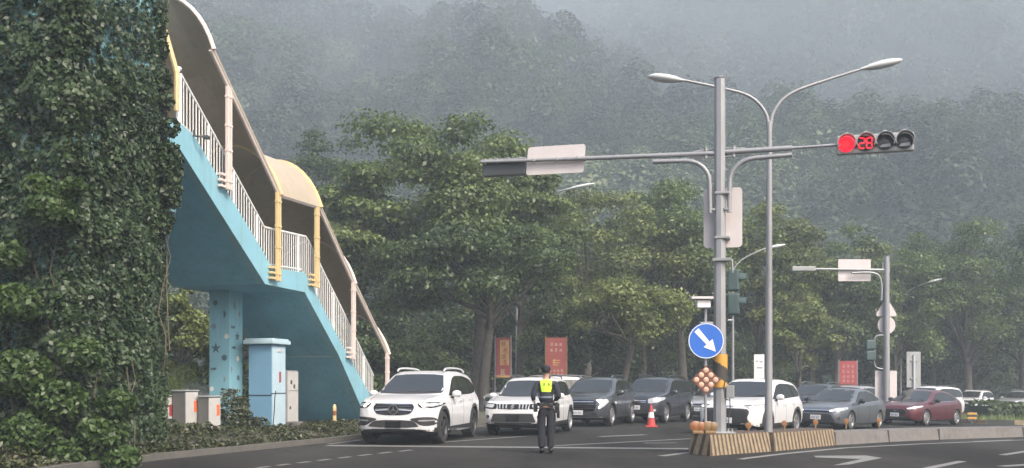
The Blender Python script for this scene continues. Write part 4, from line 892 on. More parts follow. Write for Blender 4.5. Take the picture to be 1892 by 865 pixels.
# ------------------------------------------------------------------ vehicles
def smooth_prof(pts, L_, sig):
    s = np.linspace(0, L_, 700); v = np.interp(s, [p[0] for p in pts], [p[1] for p in pts])
    k = np.exp(-.5 * (np.arange(-60, 61) * (L_ / 699) / sig) ** 2); k /= k.sum()
    pad = np.concatenate([2 * v[0] - v[60:0:-1], v, 2 * v[-1] - v[-2:-62:-1]])
    return lambda x: np.interp(x, s, np.convolve(pad, k, 'valid'))
class CarShape:
    def __init__(c, sp):
        c.sp = sp; Ln = sp['L']; c.L = Ln
        top = smooth_prof(sp['top'], Ln, .045); belt = smooth_prof(sp['belt'], Ln, .05); bot = smooth_prof(sp['bot'], Ln, .03); hw = smooth_prof(sp['hw'], Ln, .05)
        S = sorted(set([0, .015, .035, .06, .09, .13, .17, .22, .28, .35] + list(np.arange(.43, Ln - .4, .085)) + [Ln - x for x in (.35, .27, .2, .14, .09, .05, .02, 0)]))
        V = []; n = None; tum = sp.get('tum', .30)
        for s in S:
            zt, zb_, zo, w = float(top(s)), float(belt(s)), float(bot(s)), float(hw(s))
            zb_ = min(zb_, zt - .02); h = zt - zb_; d = zb_ - zo
            wb = w * .93; wr = wb - tum * h; cr = min(.12, .55 * h)
            half = [(0, zo), (.6 * w, zo), (.90 * w, zo + .015), (.97 * w, zo + .08 * d), (.992 * w, zo + .22 * d), (w, zo + .42 * d), (1.0 * w, zo + .62 * d), (.992 * w, zo + .8 * d), (.972 * w, zo + .93 * d), (wb, zb_)]
            for f in (.3, .62, 1): half.append((wb + (wr + .02 - wb) * f, zb_ + (h - cr) * f))
            half += [(wr - .28 * cr, zt - .48 * cr), (wr - .75 * cr, zt - .15 * cr), (wr * .72, zt - .01), (wr * .36, zt + .004), (0, zt + .008)]
            ring = half + [(-x, z) for x, z in half[-2:0:-1]]; n = len(ring)
            V += [(x, s - Ln / 2, z) for x, z in ring]
        Fc = [(i * n + j, i * n + (j + 1) % n, (i + 1) * n + (j + 1) % n, (i + 1) * n + j) for i in range(len(S) - 1) for j in range(n)]
        Fc += [tuple(range(n - 1, -1, -1)), tuple((len(S) - 1) * n + j for j in range(n))]
        c.V, c.F = V, Fc
        c.bvh = BVHTree.FromPolygons([Vector(v) for v in V], Fc)
    def body(c, parent):
        me = bpy.data.meshes.new('body'); me.from_pydata(c.V, [], c.F)
        bm = bmesh.new(); bm.from_mesh(me); bmesh.ops.recalc_face_normals(bm, faces=bm.faces); bm.to_mesh(me); bm.free()
        me.materials.append(c.sp['paint']); me.materials.append(M['liner'])
        o = bpy.data.objects.new('body', me); COL.objects.link(o)
        cut = MB(); W_, r = c.sp['W'] / 2, c.sp['R'] + c.sp.get('gap', .045)
        for s in c.sp['ax']:
            for sd_ in (-1, 1):
                cut.tube([(sd_ * (W_ - .34), s - c.L / 2, c.sp['R'] + .01), (sd_ * (W_ + .15), s - c.L / 2, c.sp['R'] + .01)], r, 28)
        cm = cut.mesh('cutter'); cm.materials.append(M['liner']); co = bpy.data.objects.new('cutter', cm); COL.objects.link(co)
        md_ = o.modifiers.new('b', 'BOOLEAN'); md_.object = co; md_.operation = 'DIFFERENCE'; md_.solver = 'EXACT'; md_.material_mode = 'TRANSFER'
        dg_ = bpy.context.evaluated_depsgraph_get(); nm_ = bpy.data.meshes.new_from_object(o.evaluated_get(dg_), preserve_all_data_layers=True, depsgraph=dg_)
        o.modifiers.clear(); bpy.data.objects.remove(co); o.data = nm_; nm_.name = 'body'
        if c.sp.get('clad'):
            while len(nm_.materials) < 3: nm_.materials.append(M['plastic'])
            for f in nm_.polygons:
                if f.material_index == 0 and f.center.z < c.sp['clad'] + .02: f.material_index = 2
        nm_.polygons.foreach_set('use_smooth', [True] * len(nm_.polygons)); nm_.set_sharp_from_angle(angle=R(38)); o.parent = parent
        return o
    def panel(c, name, poly, ax, mat, parent, off=.006, side=1, step=.09, mirror=False, th=.02):
        """lay an outline on the bodywork: ax 'F' outline in (x, z) laid on from the front, 'S' in (s, z) from the side, 'T' in (x, s) from above, 'R' from the rear"""
        if mirror:
            r_ = [c.panel(name, poly, ax, mat, parent, off, 1, step, False, th), c.panel(name, poly if ax == 'S' else [(-x, z) for x, z in poly], ax, mat, parent, off, -1, step, False, th)]
            return r_
        bm = bmesh.new(); bm.faces.new([bm.verts.new((p[0], p[1], 0)) for p in poly])
        xs_ = [p[0] for p in poly]; ys_ = [p[1] for p in poly]
        for k, (lo, hi) in enumerate(((min(xs_), max(xs_)), (min(ys_), max(ys_)))):
            m = int((hi - lo) / step)
            for i in range(1, m + 1):
                q = lo + (hi - lo) * i / (m + 1); bmesh.ops.bisect_plane(bm, geom=bm.verts[:] + bm.edges[:] + bm.faces[:], plane_co=(q, 0, 0) if k == 0 else (0, q, 0), plane_no=(1, 0, 0) if k == 0 else (0, 1, 0))
        bmesh.ops.triangulate(bm, faces=bm.faces[:])
        h2 = c.L / 2
        for v in bm.verts:
            a, b = v.co.x, v.co.y
            if ax == 'F': o_, d_ = Vector((a, -h2 - 2, b)), Vector((0, 1, 0))
            elif ax == 'R': o_, d_ = Vector((a, h2 + 2, b)), Vector((0, -1, 0))
            elif ax == 'S': o_, d_ = Vector((side * 4, a - h2, b)), Vector((-side, 0, 0))
            else: o_, d_ = Vector((a, b - h2, 5)), Vector((0, 0, -1))
            hit = c.bvh.ray_cast(o_, d_)
            if hit[0] is None:
                p0 = {'F': Vector((a, -h2 + .1, b)), 'R': Vector((a, h2 - .1, b)), 'S': Vector((side * c.sp['W'] / 2, a - h2, b)), 'T': Vector((a, b - h2, 1))}[ax]; hit = c.bvh.find_nearest(p0)
            nn = hit[1]; nn = -nn if nn.dot(d_) > 0 else nn
            v.co = hit[0] + nn * off
        bm.normal_update()
        dref = {'F': Vector((0, -1, 0)), 'R': Vector((0, 1, 0)), 'S': Vector((side, 0, 0)), 'T': Vector((0, 0, 1))}[ax]
        if sum((f.normal * f.calc_area()).dot(dref) for f in bm.faces) < 0: bmesh.ops.reverse_faces(bm, faces=bm.faces[:]); bm.normal_update()
        nrm = {v.index: v.normal.copy() for v in bm.verts}; bm.verts.index_update(); nrm = {v: v.normal.copy() for v in bm.verts}
        bd = [e for e in bm.edges if e.is_boundary]; ex = bmesh.ops.extrude_edge_only(bm, edges=bd); mp = {}
        for v in [g for g in ex['geom'] if isinstance(g, bmesh.types.BMVert)]:
            src = [e.other_vert(v) for e in v.link_edges if e.other_vert(v) in nrm]
            if src: v.co = v.co - nrm[src[0]] * (off + th)
        me = bpy.data.meshes.new(name); bm.to_mesh(me); bm.free()
        me.polygons.foreach_set('use_smooth', [True] * len(me.polygons)); me.set_sharp_from_angle(angle=R(40))
        return link(name, me, mat, parent)
WH = {}
def wheel_mesh(r, wd, spokes, kind):
    key = (r, wd, spokes, kind)
    if key in WH: return WH[key]
    Mx = Matrix.Rotation(R(90), 4, 'Y'); rr = r * .72
    ty = MB().lathe([(rr, -wd / 2 + .01), (r * .93, -wd / 2), (r * .985, -wd / 2 + .03), (r, -wd / 2 + .06), (r, wd / 2 - .06), (r * .985, wd / 2 - .03), (r * .93, wd / 2), (rr, wd / 2 - .01)], n=28, M=Mx, cap=False).mesh('tyre', 40)
    mb = MB().lathe([(rr * 1.01, wd / 2 - .012), (rr * .96, wd / 2 - .004), (rr * .93, wd / 2 - .03), (rr * .9, -wd / 2 + .03)], n=28, M=Mx, cap=False)
    mb.lathe([(.055, wd / 2 - .05), (.06, wd / 2 - .02), (.03, wd / 2 - .012), (0, wd / 2 - .012)], n=12, M=Mx)
    for i in range(spokes):
        a = 2 * math.pi * i / spokes
        for da in ((-.12, .12) if kind == 'twin' else (0,)):
            b = a + da; w_ = .026 if kind == 'twin' else .04
            e = Vector((0, math.cos(b), math.sin(b))); e0 = Vector((0, math.cos(a), math.sin(a))); tn = Vector((0, -math.sin(b), math.cos(b)))
            p0, p1 = e0 * .045, e * rr * .95; x0, x1 = wd / 2 - .022, wd / 2 - .03
            vs = []
            for p, x, k in ((p0, x0, .9), (p1, x1, 1.15)):
                for s_ in (-1, 1):
                    for dx in (0, -.03): vs.append(p + tn * w_ * k * s_ + Vector((x + dx, 0, 0)))
            mb.add(vs, [(0, 2, 6, 4), (1, 5, 7, 3), (0, 4, 5, 1), (2, 3, 7, 6), (0, 1, 3, 2), (4, 6, 7, 5)])
    back = MB().lathe([(rr * .9, 0), (0, 0)], n=20, M=Matrix.Translation((wd / 2 - .09, 0, 0)) @ Mx).lathe([(rr * .5, wd / 2 - .07), (rr * .5, wd / 2 - .06), (0, wd / 2 - .06)], n=16, M=Mx).mesh('brake_disc')
    WH[key] = (ty, mb.mesh('rim', 30), back); return WH[key]
def make_car(name, label, cat, sp, F_, th, group):
    c = CarShape(sp); Ln, W_ = sp['L'], sp['W']
    root = thing(name, label, cat, (0, 0, 0), 0, group)
    c.body(root)
    P = lambda n, poly, ax, m, **k: c.panel(n, poly, ax, M[m] if isinstance(m, str) else m, root, **k)
    wt, wb_ = sp['ws']                        # windscreen: (half width, z) at the top and at the foot
    P('windshield', [(-wb_[0], wb_[1]), (-wb_[0] * .5, wb_[1] - .015), (0, wb_[1] - .02), (wb_[0] * .5, wb_[1] - .015), (wb_[0], wb_[1]), (wt[0], wt[1] - .02), (wt[0] * .6, wt[1] + .005), (0, wt[1] + .012), (-wt[0] * .6, wt[1] + .005), (-wt[0], wt[1] - .02)], 'F', 'glass', off=.004, th=.012)
    P('cowl', [(-wb_[0] * .95, wb_[1] - .035), (-wb_[0] * .5, wb_[1] - .05), (0, wb_[1] - .055), (wb_[0] * .5, wb_[1] - .05), (wb_[0] * .95, wb_[1] - .035), (wb_[0] * .98, wb_[1] - .004), (wb_[0] * .5, wb_[1] - .018), (0, wb_[1] - .023), (-wb_[0] * .5, wb_[1] - .018), (-wb_[0] * .98, wb_[1] - .004)], 'F', 'plastic', off=.006)
    P('rear_window', [(-wb_[0] * .92, sp['rw'][0]), (wb_[0] * .92, sp['rw'][0]), (wt[0] * .95, sp['rw'][1]), (-wt[0] * .95, sp['rw'][1])], 'R', 'glass', off=.004, th=.012)
    P('window_trim', sp['dlo'], 'S', 'gloss_black', off=.0035, mirror=True, th=.012)
    for poly in sp['win']: P('side_window', poly, 'S', 'glass_side', off=.0065, mirror=True, th=.006)
    if sp.get('belt_chrome'): P('window_moulding', sp['belt_chrome'], 'S', 'chrome', off=.009, mirror=True, th=.01)
    for x in sp['seams']:
        P('door_seam', [(x[0] - .004, x[1]), (x[0] + .004, x[1]), (x[2] + .004, x[3]), (x[2] - .004, x[3])], 'S', 'liner', off=.0025, mirror=True, th=.006)
    for (s, z) in sp['handles']: P('door_handle', chaikin([(s - .1, z - .014), (s + .1, z - .01), (s + .1, z + .014), (s - .1, z + .012)], 1), 'S', sp.get('handle', sp['paint']), off=.03, mirror=True, th=.03)
    P('hood_seam', [(-.02, 0), (.02, 0), (.02, .01), (-.02, .01)], 'T', 'liner') if False else None
    hs = sp['hood']; P('hood_edge', [(hs[0][0] - .005, hs[0][1]), (hs[0][0] + .005, hs[0][1]), (hs[1][0] + .005, hs[1][1]), (hs[1][0] - .005, hs[1][1])], 'T', 'liner', off=.0025, mirror=True, th=.006)
    P('tail_lamp', sp['tail'], 'R', 'tail', mirror=True, off=.01)
    for (nm_, poly, ax, m, off, mir) in sp['face']: P(nm_, poly, ax, m, off=off, mirror=mir, step=.07)
    if sp.get('clad'):
        for s in sp['ax']:
            r0, r1 = sp['R'] + .04, sp['R'] + .115; zc = sp['R'] + .01; lo = sp['clad'] + .0
            a0 = -.12; arc = np.linspace(a0, math.pi - a0, 17)
            P('arch_cladding', [(s + r1 * math.cos(a), zc + r1 * math.sin(a)) for a in arc] + [(s + r0 * math.cos(a), zc + r0 * math.sin(a)) for a in arc[::-1]], 'S', 'plastic', off=.012, mirror=True)
        a, b = sp['ax']; P('sill_cladding', [(a + sp['R'] + .09, .26), (b - sp['R'] - .09, .26), (b - sp['R'] - .09, sp['clad'] + .06), (a + sp['R'] + .09, sp['clad'] + .06)], 'S', 'plastic', off=.012, mirror=True)
        if sp.get('sill_chrome'): P('running_board', [(a + sp['R'] + .1, .265), (b - sp['R'] - .1, .265), (b - sp['R'] - .1, .30), (a + sp['R'] + .1, .30)], 'S', 'chrome', off=.06, mirror=True, th=.05)
    ty, rm, bk = wheel_mesh(sp['R'], sp.get('tw', .23), sp['spokes'], sp['sk'])
    for s in sp['ax']:
        for sd_ in (-1, 1):
            w = bpy.data.objects.new('wheel', None); COL.objects.link(w); w.parent = root; w.empty_display_size = .2
            w.location = (sd_ * (W_ / 2 - sp.get('tw', .23) / 2 - .015), s - Ln / 2, sp['R']); w.rotation_euler = (random.uniform(0, 3), 0, 0 if sd_ > 0 else math.pi)
            for n_, me, mt in (('tyre', ty, 'tyre'), ('rim', rm, sp['rimmat']), ('brake_disc', bk, 'gloss_black')):
                if not me.materials: me.materials.append(M[mt])
                o = link(n_, me, None, w)
                if n_ == 'rim': o.material_slots[0].link = 'OBJECT'; o.material_slots[0].material = M[mt]
    ms, mz = sp['mirror']; wm = float(smooth_prof(sp['hw'], Ln, .05)(ms)) * .93
    for sd_ in (-1, 1):
        mb = MB(); pr = [(0, .35), (.03, .8), (.08, 1), (.15, .96), (.2, .7), (.215, .3)]
        mb.tube([Vector((sd_ * (wm + .04 + x), ms - Ln / 2 - .03 * x / .2, mz + .02)) for x, _ in pr], [.088 * r_ for _, r_ in pr], 12, True, 1.0)
        mo = mb.build('mirror', sp.get('mirpaint', sp['paint']), root, 60)
        MB().tube([(sd_ * (wm - .05), ms - Ln / 2, mz - .09), (sd_ * (wm + .07), ms - Ln / 2, mz - .05)], .03, 8).build('mirror_base', M['plastic'], mo)
        MB().bbox((sd_ * (wm + .13), ms - Ln / 2 + .07, mz + .02), (.16, .02, .12), .008).build('mirror_glass', M['glass_side'], mo)
    if sp.get('rails'):
        s0, s1, x_, zr = sp['rails']
        for sd_ in (-1, 1):
            MB().tube(sml([(sd_ * x_, s0 - Ln / 2, zr - .07), (sd_ * x_, s0 + .12 - Ln / 2, zr), (sd_ * x_, (s0 + s1) / 2 - Ln / 2, zr + .015), (sd_ * x_, s1 - .15 - Ln / 2, zr - .01), (sd_ * x_, s1 - Ln / 2, zr - .08)], 2), .024, 8).build('roof_rail', sp.get('railmat', M['chrome']), root, 50)
    if sp.get('plate'):
        x_, z_, col_, y_ = sp['plate']; po = MB().bbox((x_, y_ - Ln / 2, z_), (.36, .02, .15), .004).build('number_plate', M[col_], root)
        if col_ == 'plate':
            for k_, dx in enumerate((-.12, -.07, -.02, .05, .1)): MB().box((x_ + dx, y_ - Ln / 2 - .0115, z_ - .005), (.028, .003, .07 - .012 * (k_ % 3))).build('plate_mark', M['plate_mark'], po)
    MB().tube([(-.30, sp['wip'][0] - Ln / 2, sp['wip'][1]), (.12, sp['wip'][0] + .03 - Ln / 2, sp['wip'][1] + .035)], .008, 5).build('wiper', M['plastic'], root)
    MB().tube([(.2, sp['wip'][0] - Ln / 2, sp['wip'][1]), (.6, sp['wip'][0] + .05 - Ln / 2, sp['wip'][1] + .03)], .008, 5).build('wiper', M['plastic'], root)
    if sp.get('extra'): sp['extra'](root, c, P)
    place(root, F_, th, Ln); return root
def place(root, F_, th, Ln):
    s_, c_ = math.sin(R(th)), math.cos(R(th)); x, y = F_[0] + s_ * Ln / 2, F_[1] + c_ * Ln / 2
    # follow the slope of the road
    zf, zr = gz(F_[0], 0), gz(F_[0] + s_ * Ln, 0); wl, wr = gz(x - c_, 0), gz(x + c_, 0)
    root.location = (x, y, (zf + zr) / 2 + .004); root.rotation_euler = (math.atan2(zr - zf, Ln), -math.atan2(wr - wl, 2) , R(-th))
RQ = 'cars queuing at the stop line'
mir = lambda p: p + [(-x, z) for x, z in p[::-1]]
def ring_badge(root, y, z, r, star_=True):
    Mx = Matrix.Rotation(R(90), 4, 'X')
    b = MB().lathe([(r, -.012), (r, .012), (r * .84, .012), (r * .84, -.012), (r, -.012)], (0, y, z), 28, Mx, cap=False)
    if star_:
        for k_ in range(3):
            a = R(90 + 120 * k_); e = (math.cos(a), math.sin(a)); n_ = (-e[1], e[0]); q = r * .13
            b.prism([(n_[0] * q, n_[1] * q), (-n_[0] * q, -n_[1] * q), (e[0] * r * .88, e[1] * r * .88)], (0, y - .006 - .001 * k_, z), (1, 0, 0), Z3, (0, 1, 0), .015)
    return b.build('badge', M['chrome'], root, 30)
# ---- large white SUV
def extra_a(root, c, P):
    y = -c.L / 2
    for z, hw in ((.735, .33), (.785, .42), (.835, .44), (.885, .42)):
        for s_ in (-1, 1): P('grille_bar', [(s_ * .12, z - .008), (s_ * hw, z - .008), (s_ * hw, z + .008), (s_ * .12, z + .008)], 'F', 'rim_dark', off=.016)
    for s_ in (-1, 1): P('grille_wing', [(s_ * .13, .80), (s_ * .43, .775), (s_ * .43, .805), (s_ * .13, .83)], 'F', 'p_silver', off=.024)
    ring_badge(root, y - .005, .815, .115)
    P('grille_surround', [(-.46, .93), (.46, .93), (.44, .95), (-.44, .95)], 'F', 'chrome', off=.016)
SUV_A = dict(L=4.93, W=1.96, R=.385, ax=(.88, 3.87), paint=M['p_white'], tw=.27, spokes=5, sk='twin', rimmat='rim_dark', clad=.33, sill_chrome=True, tum=.30,
    top=[(0, .74), (.03, .93), (.1, 1.01), (.5, 1.08), (1.22, 1.15), (1.36, 1.19), (2.12, 1.64), (2.5, 1.725), (3.3, 1.735), (4.2, 1.66), (4.52, 1.55), (4.8, 1.12), (4.93, .8)],
    belt=[(0, .64), (.03, .83), (.1, .92), (.5, .99), (1.3, 1.07), (3.0, 1.12), (4.3, 1.17), (4.7, 1.03), (4.93, .72)],
    bot=[(0, .36), (.08, .27), (.5, .22), (4.4, .25), (4.93, .45)], hw=[(0, .66), (.05, .77), (.16, .87), (.4, .945), (.9, .98), (4, .98), (4.6, .93), (4.85, .83), (4.93, .7)],
    ws=((.62, 1.63), (.80, 1.215)), rw=(1.2, 1.52),
    dlo=chaikin([(1.55, 1.115), (1.72, 1.2), (2.3, 1.53), (2.6, 1.6), (3.4, 1.6), (3.95, 1.53), (4.38, 1.36), (4.3, 1.2), (3.7, 1.14), (2.6, 1.125)], 1, .15),
    win=[[(1.68, 1.145), (2.28, 1.49), (2.6, 1.57), (2.66, 1.57), (2.68, 1.15)], [(2.76, 1.15), (2.74, 1.575), (3.38, 1.57), (3.6, 1.53), (3.68, 1.165)], [(3.80, 1.18), (3.74, 1.51), (3.98, 1.47), (4.28, 1.35), (4.25, 1.22)]],
    seams=[(1.62, 1.1, 1.55, .5), (1.55, .5, 1.6, .36), (2.72, 1.12, 2.72, .36), (3.7, 1.13, 3.62, .85), (3.62, .85, 3.38, .5)], handles=[(2.45, .98), (3.42, 1.0)], hood=((.62, .22), (.84, 1.3)),
    tail=[(.5, .95), (.86, .93), (.88, 1.08), (.5, 1.08)], mirror=(1.72, 1.14), mirpaint=M['p_white'], rails=(2.2, 4.15, .60, 1.79), railmat=M['p_pearl'], wip=(1.36, 1.2), extra=extra_a,
    plate=(0, .47, 'gloss_black', -.02),
    face=[('grille', chaikin([(-.40, .945), (.40, .945), (.49, .9), (.47, .79), (.36, .69), (-.36, .69), (-.47, .79), (-.49, .9)], 2), 'F', 'gloss_black', .01, False),
          ('headlight', chaikin([(.55, .965), (.74, .985), (.955, .97), (.965, .91), (.9, .845), (.66, .845), (.58, .90)], 1), 'F', 'gloss_black', .01, True),
          ('headlight_lens', chaikin([(.68, .955), (.93, .955), (.935, .915), (.86, .875), (.72, .89)], 1), 'F', 'lamp', .016, True),
          ('daytime_light', chaikin([(.575, .945), (.665, .965), (.70, .935), (.74, .87), (.68, .865), (.64, .92)], 1), 'F', 'lamp_lit', .018, True),
          ('bumper_intake', chaikin([(.36, .60), (.62, .645), (.86, .65), (.94, .60), (.95, .50), (.86, .44), (.66, .445), (.52, .53)], 1), 'F', 'plastic', .008, True),
          ('intake_bar', [(.60, .545), (.9, .555), (.9, .585), (.60, .575)], 'F', 'rim', .02, True),
          ('bumper_intake', chaikin([(-.55, .50), (-.42, .575), (.42, .575), (.55, .50), (.62, .40), (-.62, .40)], 1), 'F', 'plastic', .008, False),
          ('skid_plate', [(-.60, .30), (.60, .30), (.52, .37), (-.52, .37)], 'F', 'rim_dark', .008, False),
          ('lower_apron', [(-.86, .24), (.86, .24), (.88, .345), (.6, .36), (-.6, .36), (-.88, .345)], 'F', 'plastic', .006, False)])
make_car('suv_car', 'large white SUV with roof rails and dark oval grille, first in line beside the stairs', 'car', SUV_A, (-2.72, 23.55), 11.5, RQ)
# ---- compact white SUV
def extra_b(root, c, P):
    y = -c.L / 2
    for x in (-.36, -.27, -.18, .18, .27, .36): P('grille_slat', [(x - .018, .735), (x + .018, .735), (x * 1.02 + .018, .85), (x * 1.02 - .018, .85)], 'F', 'p_silver', off=.02)
    # ring shaped emblem of two hooks
    e = MB(); q = .062
    e.prism([(-q, .1 * q), (.35 * q, q), (q, .55 * q), (-.1 * q, .2 * q), (q, -.1 * q), (-.35 * q, -q), (-q, -.55 * q), (.1 * q, -.2 * q)], (0, y - .03, .79), (1, 0, 0), Z3, (0, 1, 0), .05); e.build('badge', M['chrome'], root)
SUV_B = dict(L=4.175, W=1.775, R=.335, ax=(.83, 3.33), paint=M['p_white'], tw=.215, spokes=5, sk='twin', rimmat='rim', clad=.30, tum=.27,
    top=[(0, .72), (.03, .86), (.1, .93), (.6, 1.0), (1.05, 1.05), (1.18, 1.09), (1.82, 1.5), (2.1, 1.575), (2.9, 1.59), (3.7, 1.53), (3.95, 1.35), (4.1, .95), (4.175, .75)],
    belt=[(0, .6), (.03, .76), (.1, .85), (.6, .92), (1.15, .98), (2.6, 1.02), (3.7, 1.06), (4.0, .9), (4.175, .66)],
    bot=[(0, .34), (.08, .26), (.5, .20), (3.7, .22), (4.175, .42)], hw=[(0, .64), (.05, .73), (.15, .81), (.4, .865), (.8, .885), (3.4, .885), (3.9, .85), (4.1, .76), (4.175, .66)],
    ws=((.60, 1.48), (.735, 1.095)), rw=(1.12, 1.42),
    dlo=[(1.36, 1.02), (1.95, 1.42), (2.25, 1.47), (3.0, 1.47), (3.5, 1.43), (3.78, 1.2), (3.7, 1.09), (2.6, 1.04)],
    win=[[(1.46, 1.05), (1.97, 1.395), (2.2, 1.44), (2.28, 1.06)], [(2.34, 1.06), (2.29, 1.445), (2.98, 1.445), (3.1, 1.1)], [(3.2, 1.11), (3.12, 1.43), (3.46, 1.4), (3.68, 1.19), (3.64, 1.12)]],
    seams=[(1.42, 1.0, 1.36, .45), (1.36, .45, 1.38, .34), (2.31, 1.03, 2.31, .34), (3.14, 1.07, 3.08, .75), (3.08, .75, 2.9, .45)], handles=[(2.12, .88), (2.95, .9)], hood=((.60, .2), (.76, 1.12)),
    tail=[(.48, .85), (.8, .85), (.8, 1.03), (.55, 1.03)], mirror=(1.52, 1.04), mirpaint=M['p_white'], rails=(1.9, 3.6, .56, 1.625), railmat=M['rim_dark'], wip=(1.2, 1.1), extra=extra_b, plate=(0, .49, 'gloss_black', -.025),
    face=[('grille', [(-.44, .855), (.44, .855), (.41, .725), (-.41, .725)], 'F', 'gloss_black', .01, False),
          ('headlight', chaikin([(.45, .86), (.62, .875), (.845, .885), (.855, .83), (.82, .75), (.6, .725), (.45, .725)], 1, .15), 'F', 'gloss_black', .01, True),
          ('headlight_lens', chaikin([(.51, .845), (.8, .86), (.81, .81), (.74, .77), (.55, .755)], 1, .15), 'F', 'lamp', .016, True),
          ('bumper_intake', [(-.54, .60), (.54, .60), (.60, .44), (.66, .38), (-.66, .38), (-.60, .44)], 'F', 'plastic', .008, False),
          ('fog_lamp_bezel', circ(.085, 14, (.70, .52)), 'F', 'p_pearl', .012, True), ('fog_lamp', circ(.05, 12, (.70, .52)), 'F', 'glass', .018, True),
          ('bumper_blade', [(-.57, .605), (.57, .605), (.60, .635), (-.60, .635)], 'F', 'p_pearl', .012, False),
          ('skid_plate', [(-.55, .30), (.55, .30), (.50, .37), (-.50, .37)], 'F', 'rim_dark', .01, False),
          ('lower_apron', [(-.84, .22), (.84, .22), (.86, .33), (.66, .37), (-.66, .37), (-.86, .33)], 'F', 'plastic', .006, False)])
car_b = make_car('suv_car', 'compact white SUV with slatted grille directly behind the officer', 'car', SUV_B, (0.02, 27.35), 15, RQ)
# ---- dark crossover
def extra_c(root, c, P):
    P('grille_trim', [(-.55, .795), (.55, .795), (.52, .815), (-.52, .815)], 'F', 'chrome', off=.018)
    for z in (.60, .66, .72): P('grille_bar', [(-.6, z - .01), (.6, z - .01), (.6, z + .01), (-.6, z + .01)], 'F', 'rim_dark', off=.018)
SUV_C = dict(L=4.5, W=1.865, R=.355, ax=(.88, 3.56), paint=M['p_dark'], tw=.235, spokes=6, sk='single', rimmat='rim', clad=.31, tum=.31,
    top=[(0, .72), (.04, .88), (.12, .95), (.6, 1.02), (1.12, 1.08), (1.26, 1.12), (1.98, 1.53), (2.3, 1.61), (3.0, 1.62), (3.9, 1.52), (4.2, 1.38), (4.42, 1.0), (4.5, .8)],
    belt=[(0, .62), (.04, .78), (.12, .87), (.6, .94), (1.2, 1.0), (2.8, 1.05), (3.9, 1.12), (4.3, .96), (4.5, .7)],
    bot=[(0, .34), (.08, .26), (.5, .20), (4.0, .23), (4.5, .44)], hw=[(0, .66), (.05, .76), (.15, .85), (.4, .905), (.8, .93), (3.6, .93), (4.2, .89), (4.42, .8), (4.5, .7)],
    ws=((.61, 1.52), (.76, 1.14)), rw=(1.15, 1.45),
    dlo=[(1.45, 1.05), (2.1, 1.44), (2.45, 1.5), (3.2, 1.49), (3.75, 1.42), (4.1, 1.24), (4.0, 1.14), (2.7, 1.075)],
    win=[[(1.55, 1.075), (2.12, 1.415), (2.4, 1.47), (2.48, 1.09)], [(2.54, 1.09), (2.5, 1.475), (3.18, 1.465), (3.36, 1.12)], [(3.46, 1.13), (3.36, 1.455), (3.72, 1.4), (4.0, 1.23), (3.95, 1.16)]],
    belt_chrome=[(1.45, 1.035), (2.7, 1.06), (4.0, 1.125), (4.0, 1.145), (2.7, 1.08), (1.45, 1.055)],
    seams=[(1.5, 1.03, 1.44, .45), (1.44, .45, 1.46, .34), (2.51, 1.06, 2.51, .34), (3.4, 1.1, 3.32, .75), (3.32, .75, 3.1, .45)], handles=[(2.3, .9), (3.2, .93)], hood=((.62, .22), (.8, 1.2)),
    tail=[(.48, .85), (.82, .85), (.82, .98), (.5, .98)], mirror=(1.62, 1.08), rails=(2.05, 3.85, .56, 1.665), railmat=M['chrome'], wip=(1.26, 1.13), extra=extra_c, plate=(0, .46, 'plate', -.03),
    face=[('grille', chaikin([(-.62, .80), (-.5, .86), (.5, .86), (.62, .80), (.60, .58), (.5, .5), (-.5, .5), (-.60, .58)], 1), 'F', 'gloss_black', .01, False),
          ('headlight', chaikin([(.60, .885), (.86, .90), (.905, .80), (.84, .66), (.70, .56), (.66, .62), (.74, .72), (.66, .80)], 1, .15), 'F', 'lamp', .012, True),
          ('daytime_light', [(.60, .86), (.70, .88), (.80, .74), (.72, .60), (.68, .62), (.74, .735), (.67, .82)], 'F', 'lamp_lit', .018, True),
          ('bumper_intake', [(-.6, .47), (.6, .47), (.66, .34), (-.66, .34)], 'F', 'plastic', .008, False),
          ('bumper_blade', [(-.78, .30), (.78, .30), (.8, .325), (-.8, .325)], 'F', 'rim', .014, False),
          ('lower_apron', [(-.88, .22), (.88, .22), (.9, .31), (-.9, .31)], 'F', 'plastic', .006, False)])
car_c = make_car('crossover_car', 'dark grey crossover with angled headlights behind the compact white SUV', 'car', SUV_C, (2.12, 33.2), 21, RQ)
